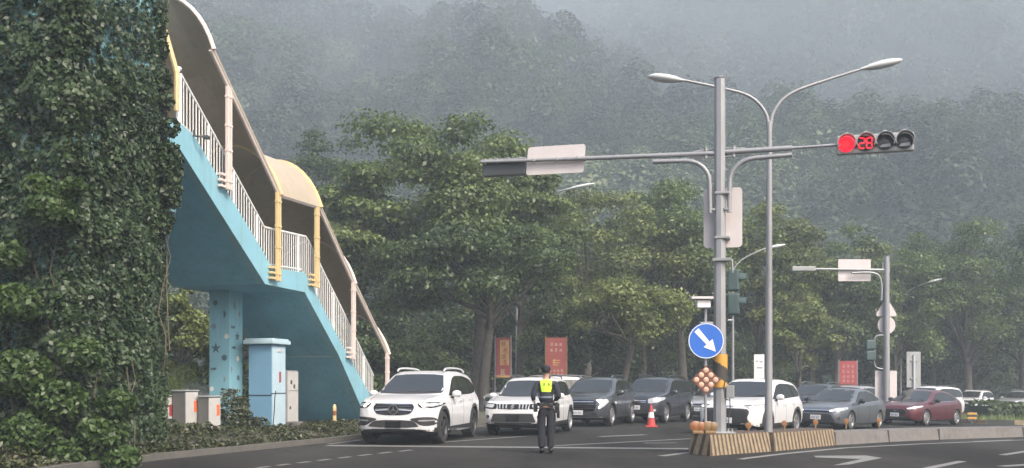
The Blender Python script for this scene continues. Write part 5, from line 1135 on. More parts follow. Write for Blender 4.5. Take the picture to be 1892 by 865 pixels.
# ---- dark boxy SUV
def extra_d(root, c, P):
    for z in (.735, .79): P('grille_bar', [(-.40, z - .014), (.40, z - .014), (.40, z + .014), (-.40, z + .014)], 'F', 'chrome', off=.02)
SUV_D = dict(L=4.55, W=1.82, R=.35, ax=(.87, 3.52), paint=M['p_black'], tw=.225, spokes=5, sk='single', rimmat='rim', clad=.31, tum=.24,
    top=[(0, .74), (.03, .89), (.1, .96), (.6, 1.03), (1.0, 1.08), (1.12, 1.13), (1.78, 1.57), (2.1, 1.66), (3.0, 1.68), (4.1, 1.62), (4.35, 1.45), (4.5, 1.0), (4.55, .8)],
    belt=[(0, .63), (.03, .8), (.1, .88), (.6, .95), (1.1, 1.0), (2.8, 1.05), (4.1, 1.1), (4.4, .96), (4.55, .7)],
    bot=[(0, .34), (.08, .26), (.5, .21), (4.1, .23), (4.55, .42)], hw=[(0, .68), (.05, .77), (.15, .84), (.4, .89), (.8, .91), (3.8, .91), (4.3, .88), (4.5, .8), (4.55, .72)],
    ws=((.64, 1.56), (.765, 1.14)), rw=(1.15, 1.52),
    dlo=[(1.32, 1.05), (1.9, 1.48), (2.25, 1.55), (3.3, 1.55), (4.0, 1.5), (4.25, 1.3), (4.2, 1.14), (2.6, 1.075)],
    win=[[(1.43, 1.08), (1.93, 1.455), (2.2, 1.515), (2.32, 1.09)], [(2.38, 1.09), (2.32, 1.52), (3.15, 1.52), (3.3, 1.11)], [(3.4, 1.12), (3.28, 1.52), (3.95, 1.475), (4.17, 1.29), (4.12, 1.16)]],
    belt_chrome=[(1.3, 1.03), (2.6, 1.055), (4.2, 1.12), (4.2, 1.145), (2.6, 1.08), (1.3, 1.055)],
    seams=[(1.4, 1.03, 1.35, .45), (1.35, .45, 1.37, .34), (2.35, 1.06, 2.35, .34), (3.34, 1.1, 3.26, .75), (3.26, .75, 3.08, .45)], handles=[(2.15, .9), (3.1, .92)], hood=((.6, .2), (.78, 1.08)),
    tail=[(.55, .85), (.82, .85), (.82, 1.2), (.66, 1.2)], mirror=(1.48, 1.09), wip=(1.13, 1.14), extra=extra_d, plate=(0, .55, 'plate', -.03), rails=(1.9, 4.0, .58, 1.71), railmat=M['rim_dark'],
    face=[('grille', chaikin([(-.44, .84), (.44, .84), (.40, .70), (-.40, .70)], 1, .15), 'F', 'gloss_black', .01, False),
          ('headlight', chaikin([(.46, .86), (.66, .91), (.87, .93), (.885, .84), (.8, .75), (.56, .70), (.46, .72)], 1, .15), 'F', 'lamp', .012, True),
          ('headlight_bulb', circ(.06, 12, (.68, .815)), 'F', 'chrome', .02, True),
          ('bumper_intake', [(-.5, .52), (.5, .52), (.56, .36), (-.56, .36)], 'F', 'plastic', .008, False),
          ('fog_lamp', circ(.05, 12, (.7, .47)), 'F', 'lamp', .012, True),
          ('lower_apron', [(-.86, .22), (.86, .22), (.88, .34), (-.88, .34)], 'F', 'plastic', .006, False)])
car_d = make_car('suv_car', 'blue black boxy SUV with white number plate behind the traffic cone', 'car', SUV_D, (4.35, 36.4), 26, RQ)
# ---- white hatchback crossover behind the median
def extra_e(root, c, P): P('grille_trim', [(-.2, .80), (.2, .80), (.2, .83), (-.2, .83)], 'F', 'chrome', off=.016)
SUV_E = dict(L=4.46, W=1.825, R=.345, ax=(.90, 3.54), paint=M['p_white'], tw=.225, spokes=5, sk='twin', rimmat='rim', clad=.30, tum=.29,
    top=[(0, .72), (.05, .85), (.14, .93), (.6, 1.01), (1.1, 1.06), (1.24, 1.1), (1.95, 1.52), (2.25, 1.6), (3.0, 1.615), (3.85, 1.53), (4.2, 1.35), (4.4, .98), (4.46, .8)],
    belt=[(0, .62), (.05, .76), (.14, .85), (.6, .92), (1.2, .98), (2.8, 1.03), (3.9, 1.1), (4.3, .93), (4.46, .7)],
    bot=[(0, .34), (.08, .26), (.5, .20), (4.0, .23), (4.46, .42)], hw=[(0, .64), (.06, .74), (.16, .82), (.4, .88), (.85, .9125), (3.6, .9125), (4.2, .875), (4.4, .78), (4.46, .7)],
    ws=((.60, 1.51), (.745, 1.12)), rw=(1.12, 1.45),
    dlo=[(1.45, 1.03), (2.05, 1.42), (2.4, 1.48), (3.1, 1.48), (3.65, 1.43), (4.02, 1.22), (3.92, 1.12), (2.6, 1.055)],
    win=[[(1.55, 1.06), (2.08, 1.395), (2.36, 1.45), (2.45, 1.07)], [(2.51, 1.07), (2.47, 1.455), (3.1, 1.45), (3.28, 1.1)], [(3.38, 1.11), (3.27, 1.445), (3.62, 1.4), (3.92, 1.21), (3.86, 1.14)]],
    seams=[(1.5, 1.01, 1.44, .45), (1.44, .45, 1.46, .34), (2.48, 1.04, 2.48, .34), (3.32, 1.08, 3.25, .75), (3.25, .75, 3.05, .45)], handles=[(2.28, .88), (3.15, .91)], hood=((.6, .24), (.78, 1.16)),
    tail=[(.48, .85), (.82, .85), (.82, 1.0), (.5, 1.0)], mirror=(1.62, 1.07), mirpaint=M['p_white'], wip=(1.24, 1.11), extra=extra_e, plate=(0, .43, 'plate', -.025),
    face=[('grille', chaikin([(-.58, .76), (.58, .76), (.66, .68), (.60, .5), (.72, .33), (-.72, .33), (-.60, .5), (-.66, .68)], 1, .15), 'F', 'plastic', .01, False),
          ('headlight', chaikin([(.52, .83), (.7, .845), (.885, .87), (.885, .80), (.8, .765), (.64, .765)], 1, .15), 'F', 'lamp', .012, True),
          ('daytime_light', chaikin([(.62, .80), (.72, .83), (.76, .80), (.70, .775)], 1), 'F', 'lamp_lit', .018, True),
          ('headlight_edge', [(.5, .845), (.88, .885), (.88, .875), (.5, .832)], 'F', 'gloss_black', .012, True),
          ('lower_apron', [(-.86, .22), (.86, .22), (.88, .32), (-.88, .32)], 'F', 'plastic', .006, False)])
car_e = make_car('crossover_car', 'white hatchback crossover with large black grille behind the median poles', 'car', SUV_E, (5.88, 28.35), 32.5, 'cars queuing beyond the median')
# ---- grey sedan
def extra_f(root, c, P): P('grille_trim', mir([(.0, .655), (.45, .68), (.45, .70), (0, .675)])[:8], 'F', 'chrome', off=.018) if False else None
SED = dict(L=4.63, W=1.78, R=.318, ax=(.92, 3.62), paint=M['p_grey'], tw=.205, spokes=5, sk='twin', rimmat='rim', tum=.36, gap=.04,
    top=[(0, .6), (.05, .70), (.15, .76), (.6, .86), (1.05, .925), (1.2, .97), (1.98, 1.37), (2.3, 1.425), (2.8, 1.425), (3.3, 1.36), (4.0, 1.06), (4.3, 1.03), (4.55, .98), (4.63, .75)],
    belt=[(0, .54), (.05, .63), (.15, .69), (.6, .79), (1.15, .87), (2.8, .93), (3.9, .97), (4.3, .94), (4.63, .66)],
    bot=[(0, .28), (.08, .2), (.5, .16), (4.1, .18), (4.63, .34)], hw=[(0, .60), (.05, .68), (.15, .77), (.4, .85), (.85, .885), (3.7, .885), (4.3, .84), (4.55, .75), (4.63, .64)],
    ws=((.565, 1.36), (.72, .98)), rw=(1.08, 1.34),
    dlo=[(1.42, .91), (2.05, 1.27), (2.4, 1.32), (2.85, 1.31), (3.3, 1.23), (3.72, 1.04), (3.6, .985), (2.6, .945)],
    win=[[(1.53, .94), (2.07, 1.245), (2.36, 1.29), (2.5, 1.28), (2.56, .955)], [(2.62, .96), (2.57, 1.285), (2.85, 1.28), (3.22, 1.21), (3.3, .985)], [(3.36, .99), (3.3, 1.195), (3.6, 1.05), (3.55, 1.0)]],
    belt_chrome=[(1.42, .895), (2.6, .93), (3.62, .975), (3.62, .99), (2.6, .945), (1.42, .91)],
    seams=[(1.48, .89, 1.42, .4), (1.42, .4, 1.45, .25), (2.59, .93, 2.59, .25), (3.34, .96, 3.3, .7), (3.3, .7, 3.15, .38)], handles=[(2.4, .79), (3.15, .82)], hood=((.58, .24), (.74, 1.12)),
    tail=[(.4, .82), (.78, .82), (.78, .93), (.4, .93)], mirror=(1.6, .96), mirpaint=M['gloss_black'], wip=(1.2, .98), plate=(0, .42, 'plate', -.025),
    face=[('grille', chaikin([(-.42, .635), (.42, .635), (.55, .59), (-.55, .59)], 1, .15), 'F', 'gloss_black', .01, False),
          ('headlight', chaikin([(.42, .66), (.62, .72), (.84, .765), (.85, .70), (.76, .63), (.5, .61)], 1, .15), 'F', 'lamp', .012, True),
          ('daytime_light', chaikin([(.44, .645), (.58, .66), (.56, .625), (.46, .62)], 1), 'F', 'lamp_lit', .018, True),
          ('grille_trim', [(-.42, .64), (.42, .64), (.42, .662), (-.42, .662)], 'F', 'chrome', .014, False),
          ('bumper_intake', chaikin([(-.5, .53), (.5, .53), (.66, .28), (-.66, .28)], 1, .1), 'F', 'plastic', .008, False),
          ('fog_lamp', chaikin([(.68, .42), (.76, .46), (.76, .34), (.69, .33)], 1), 'F', 'chrome', .012, True),
          ('lower_apron', [(-.78, .17), (.78, .17), (.8, .25), (-.8, .25)], 'F', 'plastic', .006, False)])
car_f = make_car('sedan_car', 'blue grey sedan behind the plain concrete barrier, left of the dark red car', 'car', SED, (10.15, 34.4), 39, 'cars queuing beyond the median')
SED_R = dict(SED); SED_R.update(L=4.42, W=1.82, paint=M['p_red'], ax=(.9, 3.6), spokes=7, sk='single', mirpaint=M['gloss_black'],
    top=[(0, .62), (.05, .74), (.15, .8), (.6, .9), (1.05, .96), (1.18, 1.0), (1.95, 1.39), (2.25, 1.455), (2.8, 1.45), (3.4, 1.36), (3.95, 1.12), (4.2, 1.05), (4.36, .95), (4.42, .75)],
    belt=[(0, .55), (.05, .66), (.15, .73), (.6, .82), (1.15, .9), (2.8, .96), (3.8, 1.0), (4.15, .95), (4.42, .66)],
    bot=[(0, .28), (.08, .2), (.5, .17), (3.9, .19), (4.42, .34)], hw=[(0, .62), (.05, .70), (.15, .79), (.4, .87), (.85, .905), (3.6, .905), (4.1, .86), (4.35, .76), (4.42, .66)],
    ws=((.57, 1.38), (.73, 1.0)), rw=(1.1, 1.36),
    dlo=[(1.42, .94), (2.05, 1.29), (2.4, 1.345), (2.85, 1.335), (3.3, 1.25), (3.66, 1.07), (3.55, 1.015), (2.6, .975)],
    win=[[(1.53, .97), (2.07, 1.265), (2.36, 1.315), (2.5, 1.305), (2.56, .985)], [(2.62, .99), (2.57, 1.31), (2.85, 1.305), (3.22, 1.23), (3.28, 1.015)], [(3.34, 1.02), (3.29, 1.215), (3.56, 1.08), (3.5, 1.03)]],
    seams=[(1.48, .92, 1.42, .4), (1.42, .4, 1.45, .25), (2.59, .96, 2.59, .25), (3.34, .99, 3.3, .7), (3.3, .7, 3.15, .38)], handles=[(2.4, .82), (3.15, .85)],
    belt_chrome=[(1.42, .925), (2.6, .96), (3.55, 1.0), (3.55, 1.015), (2.6, .975), (1.42, .94)], mirror=(1.6, .99), wip=(1.18, 1.01), hood=((.58, .24), (.74, 1.1)),
    face=[('grille', chaikin([(-.36, .64), (.36, .64), (.48, .5), (.36, .4), (-.36, .4), (-.48, .5)], 1, .15), 'F', 'gloss_black', .01, False),
          ('headlight', chaikin([(.44, .69), (.64, .745), (.86, .80), (.86, .73), (.74, .67), (.5, .64)], 1, .15), 'F', 'lamp', .012, True),
          ('daytime_light', chaikin([(.5, .675), (.75, .70), (.74, .68), (.54, .655)], 1), 'F', 'lamp_lit', .018, True),
          ('badge', chaikin([(-.07, .60), (.07, .60), (.07, .57), (-.07, .57)], 1), 'F', 'chrome', .02, False),
          ('bumper_intake', chaikin([(-.6, .36), (.6, .36), (.64, .27), (-.64, .27)], 1, .1), 'F', 'plastic', .008, False),
          ('lower_apron', [(-.8, .17), (.8, .17), (.82, .25), (-.82, .25)], 'F', 'plastic', .006, False)])
car_r = make_car('sedan_car', 'dark red sedan in front of the far signal pole, behind the concrete barrier', 'car', SED_R, (15.25, 41.0), 47.5, 'cars queuing beyond the median')
# ---- further cars, copies in other paints
def far_car(src, Ln, F_, th, label, remat, group='distant cars beyond the median'):
    r = dup(src, (0, 0, 0), 0, label, group, None, remat); place(r, F_, th, Ln); return r
far_car(car_f, 4.63, (xat(1290, 41.5), 41.5), 30, 'silver sedan half hidden behind the blue black SUV and the round sign', {'paint_blue_grey': M['p_silver']}, RQ)
far_car(car_b, 4.175, (xat(1532, 49), 49), 44, 'silver SUV of which only the roof shows above the grey sedan', {'paint_white': M['p_silver']})
far_car(car_d, 4.55, (xat(1676, 53), 53), 50, 'white boxy SUV whose roof shows above the dark red sedan', {'paint_blue_black': M['p_white']})
far_car(car_b, 4.175, (xat(1778, 72), 72), 44, 'pale compact SUV beyond the island hedge, left of two', {'paint_white': M['p_pearl']})
far_car(car_c, 4.5, (xat(1858, 70), 70), 50, 'silver crossover beyond the island hedge at the right edge', {'paint_dark_grey': M['p_silver']})
far_car(car_c, 4.5, (xat(1474, 44.5), 44.5), 35, 'black crossover glimpsed between the white hatchback and the grey sedan', {'paint_dark_grey': M['p_black']})
far_car(car_d, 4.55, (xat(900, 41), 41), 75, 'white boxy SUV parked under the trees between the two front white SUVs', {'paint_blue_black': M['p_pearl']}, 'cars parked under the trees')
print('cars done')
# ------------------------------------------------------------------ trees
def tree(name, label, px, hw, ytop, ybot, Y, mat='tree', n=15000, ls=.19, trunk_px=None, lean=0., group='roadside trees behind the cars', flat=.5, K=46, seed=0, bark='bark', limb_lo=.3, low=-.85):
    global rng
    rng = np.random.default_rng(100 + seed); rr = random.Random(seed)
    x = xat(trunk_px if trunk_px else px, Y); xc = xat(px, Y) - x; zg = vz(x, Y); t = thing(name, label, 'tree', (x, Y, zg), 0, group)
    hw *= 1.12 if seed < 7 else 1.25; n = int(n * 1.45); rx = hw / F * Y; zt, zb_ = zat(ytop, Y) - zg, zat(ybot, Y) - zg; cz = (zt + zb_) / 2; rz_ = (zt - zb_) / 2
    cl = []
    for k in range(K):
        a = rr.uniform(0, 2 * math.pi); u = rr.uniform(low, 1); q = math.sqrt(max(0, 1 - u * u)); rad = rr.uniform(.62, .95) if rr.random() < .8 else rr.uniform(.2, .6)
        lob = 1 + .22 * noise.noise((math.cos(a) * 1.7 + seed, math.sin(a) * 1.7, u * 2))
        p = Vector((xc + rx * q * math.cos(a) * rad * lob, rx * .9 * q * math.sin(a) * rad * lob, cz + rz_ * u * rad * lob))
        if u > .5 and rr.random() < .6: p.z -= rr.uniform(0, .25) * rz_
        cl.append((p, rr.uniform(.22, .38) * rx, rr.gauss(0, .14)))
    cl.append((Vector((xc + rr.uniform(-.2, .2) * rx, 0, zt - .16 * rx)), .22 * rx, .05))
    if seed > 6 and flat == .5: flat = .68
    P, N, T, S = [], [], [], []
    tot_ = sum(c[1] ** 2 for c in cl)
    for p, r, tn in cl:
        m = int(n * r * r / tot_); d = rng.normal(0, 1, (m, 3)); d /= np.linalg.norm(d, axis=1)[:, None]
        d[:, 2] = np.where(rng.random(m) < .62, np.abs(d[:, 2]), d[:, 2]); rad = rng.random(m)[:, None] ** .45 * rng.uniform(.75, 1.15, m)[:, None]
        P.append(np.array(p) + d * rad * np.array([r, r, r * flat])); N.append(d * np.array([.7, .7, .6]) + np.array([0, 0, .65])); T.append(.44 + tn + rng.normal(0, .2, m)); S.append(ls * rng.uniform(.6, 1.35, m))
    v, q = leaves(np.concatenate(P), np.concatenate(N), np.concatenate(S), .5, .62)
    tag(link('crown', np_mesh('crown', v, q, np.clip(np.concatenate(T), 0, 1)), L[mat], t), kind='stuff')
    r0 = max(.12, rx * .055); fork = Vector((lean + xc * .4, 0, max(1.6, zb_ + rz_ * limb_lo)))
    mb = MB(); st = [Vector((0, 0, -.2)), Vector((lean * .1, .05, fork.z * .3)), Vector((lean * .5 + xc * .15, -.06, fork.z * .65)), fork]
    mb.tube(st, [r0 * 1.45, r0, r0 * .85, r0 * .7], 9)
    tr = mb.build('trunk', M[bark], t, 60)
    for k in range(11):
        p, r, _ = cl[rr.randrange(len(cl))]; b0 = st[2].lerp(fork, rr.uniform(0, 1)); md_ = b0.lerp(p, .5) + Vector((rr.uniform(-.3, .3), rr.uniform(-.3, .3), rr.uniform(.0, .4)))
        MB().tube([b0, b0.lerp(md_, .5) + Vector((0, 0, .1)), md_, p], [r0 * .5, r0 * .38, r0 * .26, r0 * .1], 6).build('limb', M[bark], t, 60)
    return t
TR = [('broadleaf_tree', 'tall broad tree with layered leaves right of the canopy, tallest of the row', 800, 185, 212, 560, 47, 'tree', 21000, .21, 880, .9),
      ('broadleaf_tree', 'leafy tree directly behind the stair canopy, left of the tallest tree', 640, 120, 305, 620, 45, 'tree', 14000, .19, 660, 0),
      ('broadleaf_tree', 'rounded tree behind the left sign panel and mast arm signal', 965, 105, 262, 600, 50, 'tree', 15000, .2, 960, 0),
      ('broadleaf_tree', 'dark tree overhanging the road between the two red banners', 880, 165, 415, 600, 43.5, 'tree_dark', 14000, .17, 892, .5),
      ('broadleaf_tree', 'bright green tree behind the lamp poking out right of the sign panel', 1110, 115, 350, 610, 57, 'tree_bright', 13000, .2, 1085, 0),
      ('broadleaf_tree', 'tree rising behind the main signal pole', 1240, 120, 328, 620, 60, 'tree', 14000, .21, 1262, 0),
      ('small_tree', 'small spreading tree with pale forked trunk above the dark crossover', 1165, 100, 512, 640, 47, 'tree_bright', 10000, .16, 1150, .4),
      ('small_tree', 'dark shrubby tree filling the gap between the wide red banner and the dark cars', 1065, 75, 545, 690, 50, 'tree_dark', 7000, .17, 1080, 0),
      ('broadleaf_tree', 'tree with bright crown behind the double armed lamp post', 1410, 95, 378, 640, 63, 'tree_bright', 12000, .21, 1400, 0),
      ('small_tree', 'low leafy tree between the lamp post and the red notice banner', 1470, 62, 520, 700, 60, 'tree_bright', 7000, .2, 1478, 0),
      ('broadleaf_tree', 'tall dim tree behind the far sign panel', 1555, 85, 412, 670, 70, 'tree', 11000, .22, 1545, 0),
      ('broadleaf_tree', 'tree behind the far signal pole', 1665, 75, 455, 690, 72, 'tree', 10000, .22, 1650, 0),
      ('broadleaf_tree', 'large spreading tree right of the far signal pole', 1775, 105, 405, 690, 76, 'tree', 14000, .23, 1790, 0),
      ('broadleaf_tree', 'large dark tree at the right edge beyond the hedge', 1880, 100, 408, 690, 78, 'tree_dark', 13000, .23, 1890, 0),
      ('broadleaf_tree', 'dim tree behind the blue round sign and signal pole', 1325, 85, 395, 650, 66, 'tree', 10000, .22, 1330, 0),
      ('broadleaf_tree', 'leafy tree between the lamp arm and the main signal pole', 1178, 85, 352, 620, 61, 'tree', 11000, .21, 1190, 0),
      ('broadleaf_tree', 'tree between the double lamp post and the far mast arm', 1492, 75, 432, 680, 72, 'tree_bright', 10000, .23, 1500, 0),
      ('broadleaf_tree', 'tree between the far sign panel and the far pole, behind both', 1615, 70, 450, 690, 79, 'tree_bright', 9000, .24, 1610, 0),
      ('broadleaf_tree', 'tree behind the distant curved lamp arm', 1712, 75, 425, 690, 82, 'tree', 10000, .24, 1725, 0),
      ('broadleaf_tree', 'hazy back tree above the stair canopy end', 600, 95, 235, 600, 72, 'tree_dark', 12000, .24, 600, 0),
      ('broadleaf_tree', 'hazy back tree between the tallest tree and the sign panel', 905, 95, 240, 600, 70, 'tree', 12000, .24, 915, 0),
      ('broadleaf_tree', 'dark back tree under the tallest crown', 760, 150, 430, 700, 62, 'tree_dark', 12000, .24, 775, 0),
      ('broadleaf_tree', 'dark back tree behind the bright green tree', 1040, 130, 470, 700, 66, 'tree_dark', 10000, .24, 1030, 0),
      ('broadleaf_tree', 'dark back tree behind the small spreading tree', 1200, 130, 490, 705, 68, 'tree_dark', 10000, .24, 1215, 0),
      ('broadleaf_tree', 'dark back tree between the lamp post and the far signal pole', 1500, 130, 520, 715, 80, 'tree_dark', 9000, .26, 1515, 0),
      ('broadleaf_tree', 'dark back tree behind the roundabout hedge', 1760, 150, 540, 725, 88, 'tree_dark', 9000, .27, 1745, 0)]
for i, a in enumerate(TR):
    tree(a[0], a[1], *a[2:7], mat=a[7], n=a[8], ls=a[9], trunk_px=a[10], lean=a[11], seed=i + 3, bark='bark' if a[7] != 'tree_dark' else 'bark_dark', K=52 if a[8] > 14000 else 40)
tree('bushy_tree', 'bushy green tree between the ivy and the painted pillar', 335, 62, 520, 735, 34, mat='tree_bright', n=9000, ls=.15, trunk_px=330, seed=61, group='bushes behind the footbridge', K=40, low=-1)
tree('bushy_tree', 'darker bushy tree behind the painted pillar', 425, 70, 545, 770, 40, mat='tree_dark', n=7000, ls=.17, trunk_px=420, seed=62, group='bushes behind the footbridge', K=36, low=-1)
tree('bushy_tree', 'dark bushy tree behind the stair foot', 600, 90, 560, 760, 42, mat='tree_dark', n=7000, ls=.18, trunk_px=610, seed=63, group='bushes behind the footbridge', K=36, low=-1)
tree('bushy_tree', 'low dark bush beyond the bottom of the stair rail', 735, 70, 640, 740, 44, mat='tree_dark', n=5000, ls=.15, trunk_px=735, seed=64, group='bushes behind the footbridge', K=28, low=-1)
SHR = [(705, 85, 62, 'low dark shrubs beyond the stair foot'), (800, 90, 60, 'low dark shrubs behind the roof of the large white SUV'), (905, 70, 63, 'dark shrub behind the leaning tree trunk'), (990, 75, 61, 'dark shrub behind and between the two red banners'),
       (1085, 80, 62, 'green shrub above the dark crossover roof'), (1190, 85, 64, 'green shrub above the boxy dark SUV roof'), (1290, 85, 70, 'shrub behind the blue round sign post'), (1385, 80, 72, 'shrub behind the white notice board'), (1480, 80, 76, 'shrub just left of the red notice banner'),
       (1590, 75, 80, 'shrub between the red notice banner and the far pole'), (1700, 85, 86, 'shrub behind the grey green sign back'), (1800, 90, 92, 'shrub behind the pale cars at right'), (1890, 80, 94, 'shrub behind the cars at the right edge')]
for i, (px, hw, Y, lab) in enumerate(SHR): tree('shrub', lab, px, hw, 610 - (i % 3) * 18, 735, Y, mat=('tree_dark', 'tree')[i % 2], n=5200, ls=.2, seed=80 + i, group='shrubs under the trees', K=30, low=-1, bark='bark_dark')
# the far wood between the park and the hill reads as one mass
rng = np.random.default_rng(5); random.seed(5)
ps = []
for i in range(230):
    yy = random.uniform(88, 122); xx = random.uniform(-.6, .62) * yy; r = random.uniform(2.4, 4.6); h = random.uniform(3.0, 8.5) if xx / yy > -.2 else random.uniform(3, 11)
    P, N = crown_pts(170, (xx, yy, h - 1), r, r * 1.1, -1); N[:, 2] += .5; v, q = leaves(P, N, r * .17 * rng.uniform(.7, 1.3, len(P)), .45, .75); ps.append((v, q, np.clip(random.gauss(.3, .15) + rng.normal(0, .13, len(P)), 0, 1)))
tag(link('far_wood', np_mesh('far_wood', *join(ps)), L['forest']), kind='stuff')

# ------------------------------------------------------------------ verge plants, tall grass, hedge, island grass
P, N, S = [], [], []
while len(P) < 8500:
    f = random.random(); yy = 15.5 + 15.5 * random.random() ** 1.3; kx = float(np.interp(yy, [k[1] for k in KERB[:9]], [k[0] for k in KERB[:9]]))
    d = random.random() ** 1.4 * 2.6; xx = kx - .28 - d; q = Vector((xx, yy, 0)); l = lump(q, 1.1)
    if l < -.22 and d > .3: continue
    hgt = max(.02, .6 * (.10 + .26 * max(0, l) + .1 * (d > .5)) * random.random()) * (1.4 if yy < 24 else .6)
    P.append((xx, yy, vz(xx, yy) + hgt)); N.append((0, 0, 1)); S.append(random.uniform(.06, .14))
for (px, Y, r, h, m) in ((425, 25.0, .45, 1.0, 700), (445, 25.4, .35, .8, 500), (405, 25.2, .3, .5, 260), (455, 25.6, .3, .45, 260), (300, 22.6, .5, .35, 420), (480, 25.6, .35, .3, 240), (360, 22.9, .7, .25, 400), (620, 26.6, .5, .16, 240), (575, 26.4, .5, .15, 200)):
    x0 = xat(px, Y)
    for _ in range(m):
        a, q = random.uniform(0, 6.28), random.random() ** .6; z = random.random() ** 1.2 * h
        P.append((x0 + math.cos(a) * q * r * (1 - .5 * z / h), Y + math.sin(a) * q * r, vz(x0, Y) + z)); N.append((math.cos(a) * .5, math.sin(a) * .5, .8)); S.append(random.uniform(.07, .13))
v, q = leaves(np.array(P), np.array(N), np.array(S), .6, .5); tag(link('ground_cover', np_mesh('ground_cover', v, q, np.clip(rng.normal(.4, .25, len(P)), 0, 1)), L['cover']), kind='stuff')
def blades(name, pts, h, w, bend, mat):
    V, Q, T = [], [], []
    for (x, y, z, hh) in pts:
        a = random.uniform(0, 6.28); dx, dy = math.cos(a), math.sin(a); b = random.uniform(.2, 1) * bend; b0 = len(V); ww = w * random.uniform(.6, 1.2)
        for f in (0, .55, 1): V += [(x + dx * b * f * f * hh - dy * ww * (1 - f * .9), y + dy * b * f * f * hh + dx * ww * (1 - f * .9), z + hh * f * (1 - .25 * f * b)), (x + dx * b * f * f * hh + dy * ww * (1 - f * .9), y + dy * b * f * f * hh - dx * ww * (1 - f * .9), z + hh * f * (1 - .25 * f * b))]
        Q += [(b0, b0 + 1, b0 + 3, b0 + 2), (b0 + 2, b0 + 3, b0 + 5, b0 + 4)]; tt = random.random(); T += [tt, tt]
    return np_mesh(name, np.array(V), np.array(Q), np.array(T))
tg = thing('tall_grass', 'clump of long arching grass blades behind the grey utility boxes', 'grass clump', (xat(325, 26.5), 26.5, .28))
tag(link('blades', blades('blades', [(random.gauss(0, .22), random.gauss(0, .2), 0, random.uniform(.9, 2.1)) for _ in range(260)], 1, .014, .75, 0), L['grass'], tg), kind='stuff')
hd = thing('hedge', 'low clipped hedge on the grass island beyond the red sedan', 'hedge', (24, 52.7, gz(24) + .13))
P, N = [], []
A, B = Vector((23.8, 52.6)), Vector((46, 60.6)); D = (B - A); Ld = D.length; D.normalize(); Nn = Vector((D.y, -D.x))
while len(P) < 9000:
    s_ = random.random() * Ld; f = random.random(); l = noise.noise((s_ * .7, 0, 3)) * .2
    if f < .55: w, z, nn = random.uniform(-.8, .8), .72 + l + random.uniform(-.1, .1), (0, 0, 1)
    else: w, z, nn = .8 + random.uniform(-.15, .12), random.random() * (.72 + l), (Nn.x, Nn.y, .4)
    p = A + D * s_ + Nn * w; P.append((p.x, p.y, gz(p.x) + .13 + z)); N.append(nn)
v, q = leaves(np.array(P), np.array(N, dtype=float), .2 * rng.uniform(.6, 1.3, len(P)), .6, .6); tag(link('foliage', np_mesh('foliage', v, q, np.clip(rng.normal(.4, .2, len(P)), 0, 1)), L['hedge'], hd), kind='stuff'); based(hd)
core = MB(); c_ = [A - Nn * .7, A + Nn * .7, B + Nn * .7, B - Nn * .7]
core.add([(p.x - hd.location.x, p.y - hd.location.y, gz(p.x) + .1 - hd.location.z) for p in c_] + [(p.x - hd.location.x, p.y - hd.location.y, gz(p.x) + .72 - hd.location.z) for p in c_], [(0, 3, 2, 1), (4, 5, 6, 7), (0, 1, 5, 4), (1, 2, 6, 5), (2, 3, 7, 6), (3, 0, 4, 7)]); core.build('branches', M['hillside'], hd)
pts = []
def inpoly(x, y, p):
    c = False
    for i in range(len(p)):
        a, b = p[i - 1], p[i]
        if (a[1] > y) != (b[1] > y) and x < (b[0] - a[0]) * (y - a[1]) / (b[1] - a[1]) + a[0]: c = not c
    return c
while len(pts) < 7000:
    x, y = random.uniform(19.5, 48), random.uniform(45, 60)
    if inpoly(x, y, ISL): pts.append((x, y, gz(x) + .12, random.uniform(.12, .3)))
tag(link('island_grass', blades('island_grass', pts, 1, .02, .6, 0), L['grass']), kind='stuff')

# ------------------------------------------------------------------ the officer
def skin_mesh(name, J, E, mat, parent, sub=2, root_i=0):
    me = bpy.data.meshes.new(name); me.from_pydata([j[0] for j in J], E, []); o = bpy.data.objects.new(name, me); COL.objects.link(o)
    ms = o.modifiers.new('skin', 'SKIN'); ms.use_smooth_shade = True; ms.branch_smoothing = .6
    for i, j in enumerate(J):
        r = j[1]; me.skin_vertices[0].data[i].radius = (r, r) if not isinstance(r, tuple) else r; me.skin_vertices[0].data[i].use_root = (i == root_i)
    s_ = o.modifiers.new('sub', 'SUBSURF'); s_.levels = sub; s_.render_levels = sub
    dg_ = bpy.context.evaluated_depsgraph_get(); nm_ = bpy.data.meshes.new_from_object(o.evaluated_get(dg_), depsgraph=dg_); o.modifiers.clear(); o.data = nm_; nm_.name = name
    nm_.polygons.foreach_set('use_smooth', [True] * len(nm_.polygons)); nm_.materials.clear(); nm_.materials.append(mat); o.parent = parent; return o
b = at(1009, 838); off_ = thing('person', 'police officer seen from behind, navy uniform, yellow green vest, standing in the road', 'person', (b.x, b.y, 0))
sh_, el, wr = {}, {}, {}
sh_[-1], el[-1], wr[-1] = (-.175, .0, 1.43), (-.27, -.07, 1.17), (-.245, .05, 1.06); sh_[1], el[1], wr[1] = (.175, .0, 1.43), (.262, -.06, 1.16), (.175, .17, 1.07)
J = [((0, 0, .96), (.12, .08)), ((0, .01, 1.14), (.11, .075)), ((0, .015, 1.31), (.13, .085)), ((0, 0, 1.44), (.10, .07)), ((0, .0, 1.52), .056), ((0, .015, 1.575), .064), ((0, .025, 1.655), (.076, .094)), ((0, .015, 1.735), (.058, .07))]
E = [(i, i + 1) for i in range(7)]
def chain(i0, pts):
    global J, E
    p = i0
    for c, r in pts: J.append((c, r)); E.append((p, len(J) - 1)); p = len(J) - 1
    return p
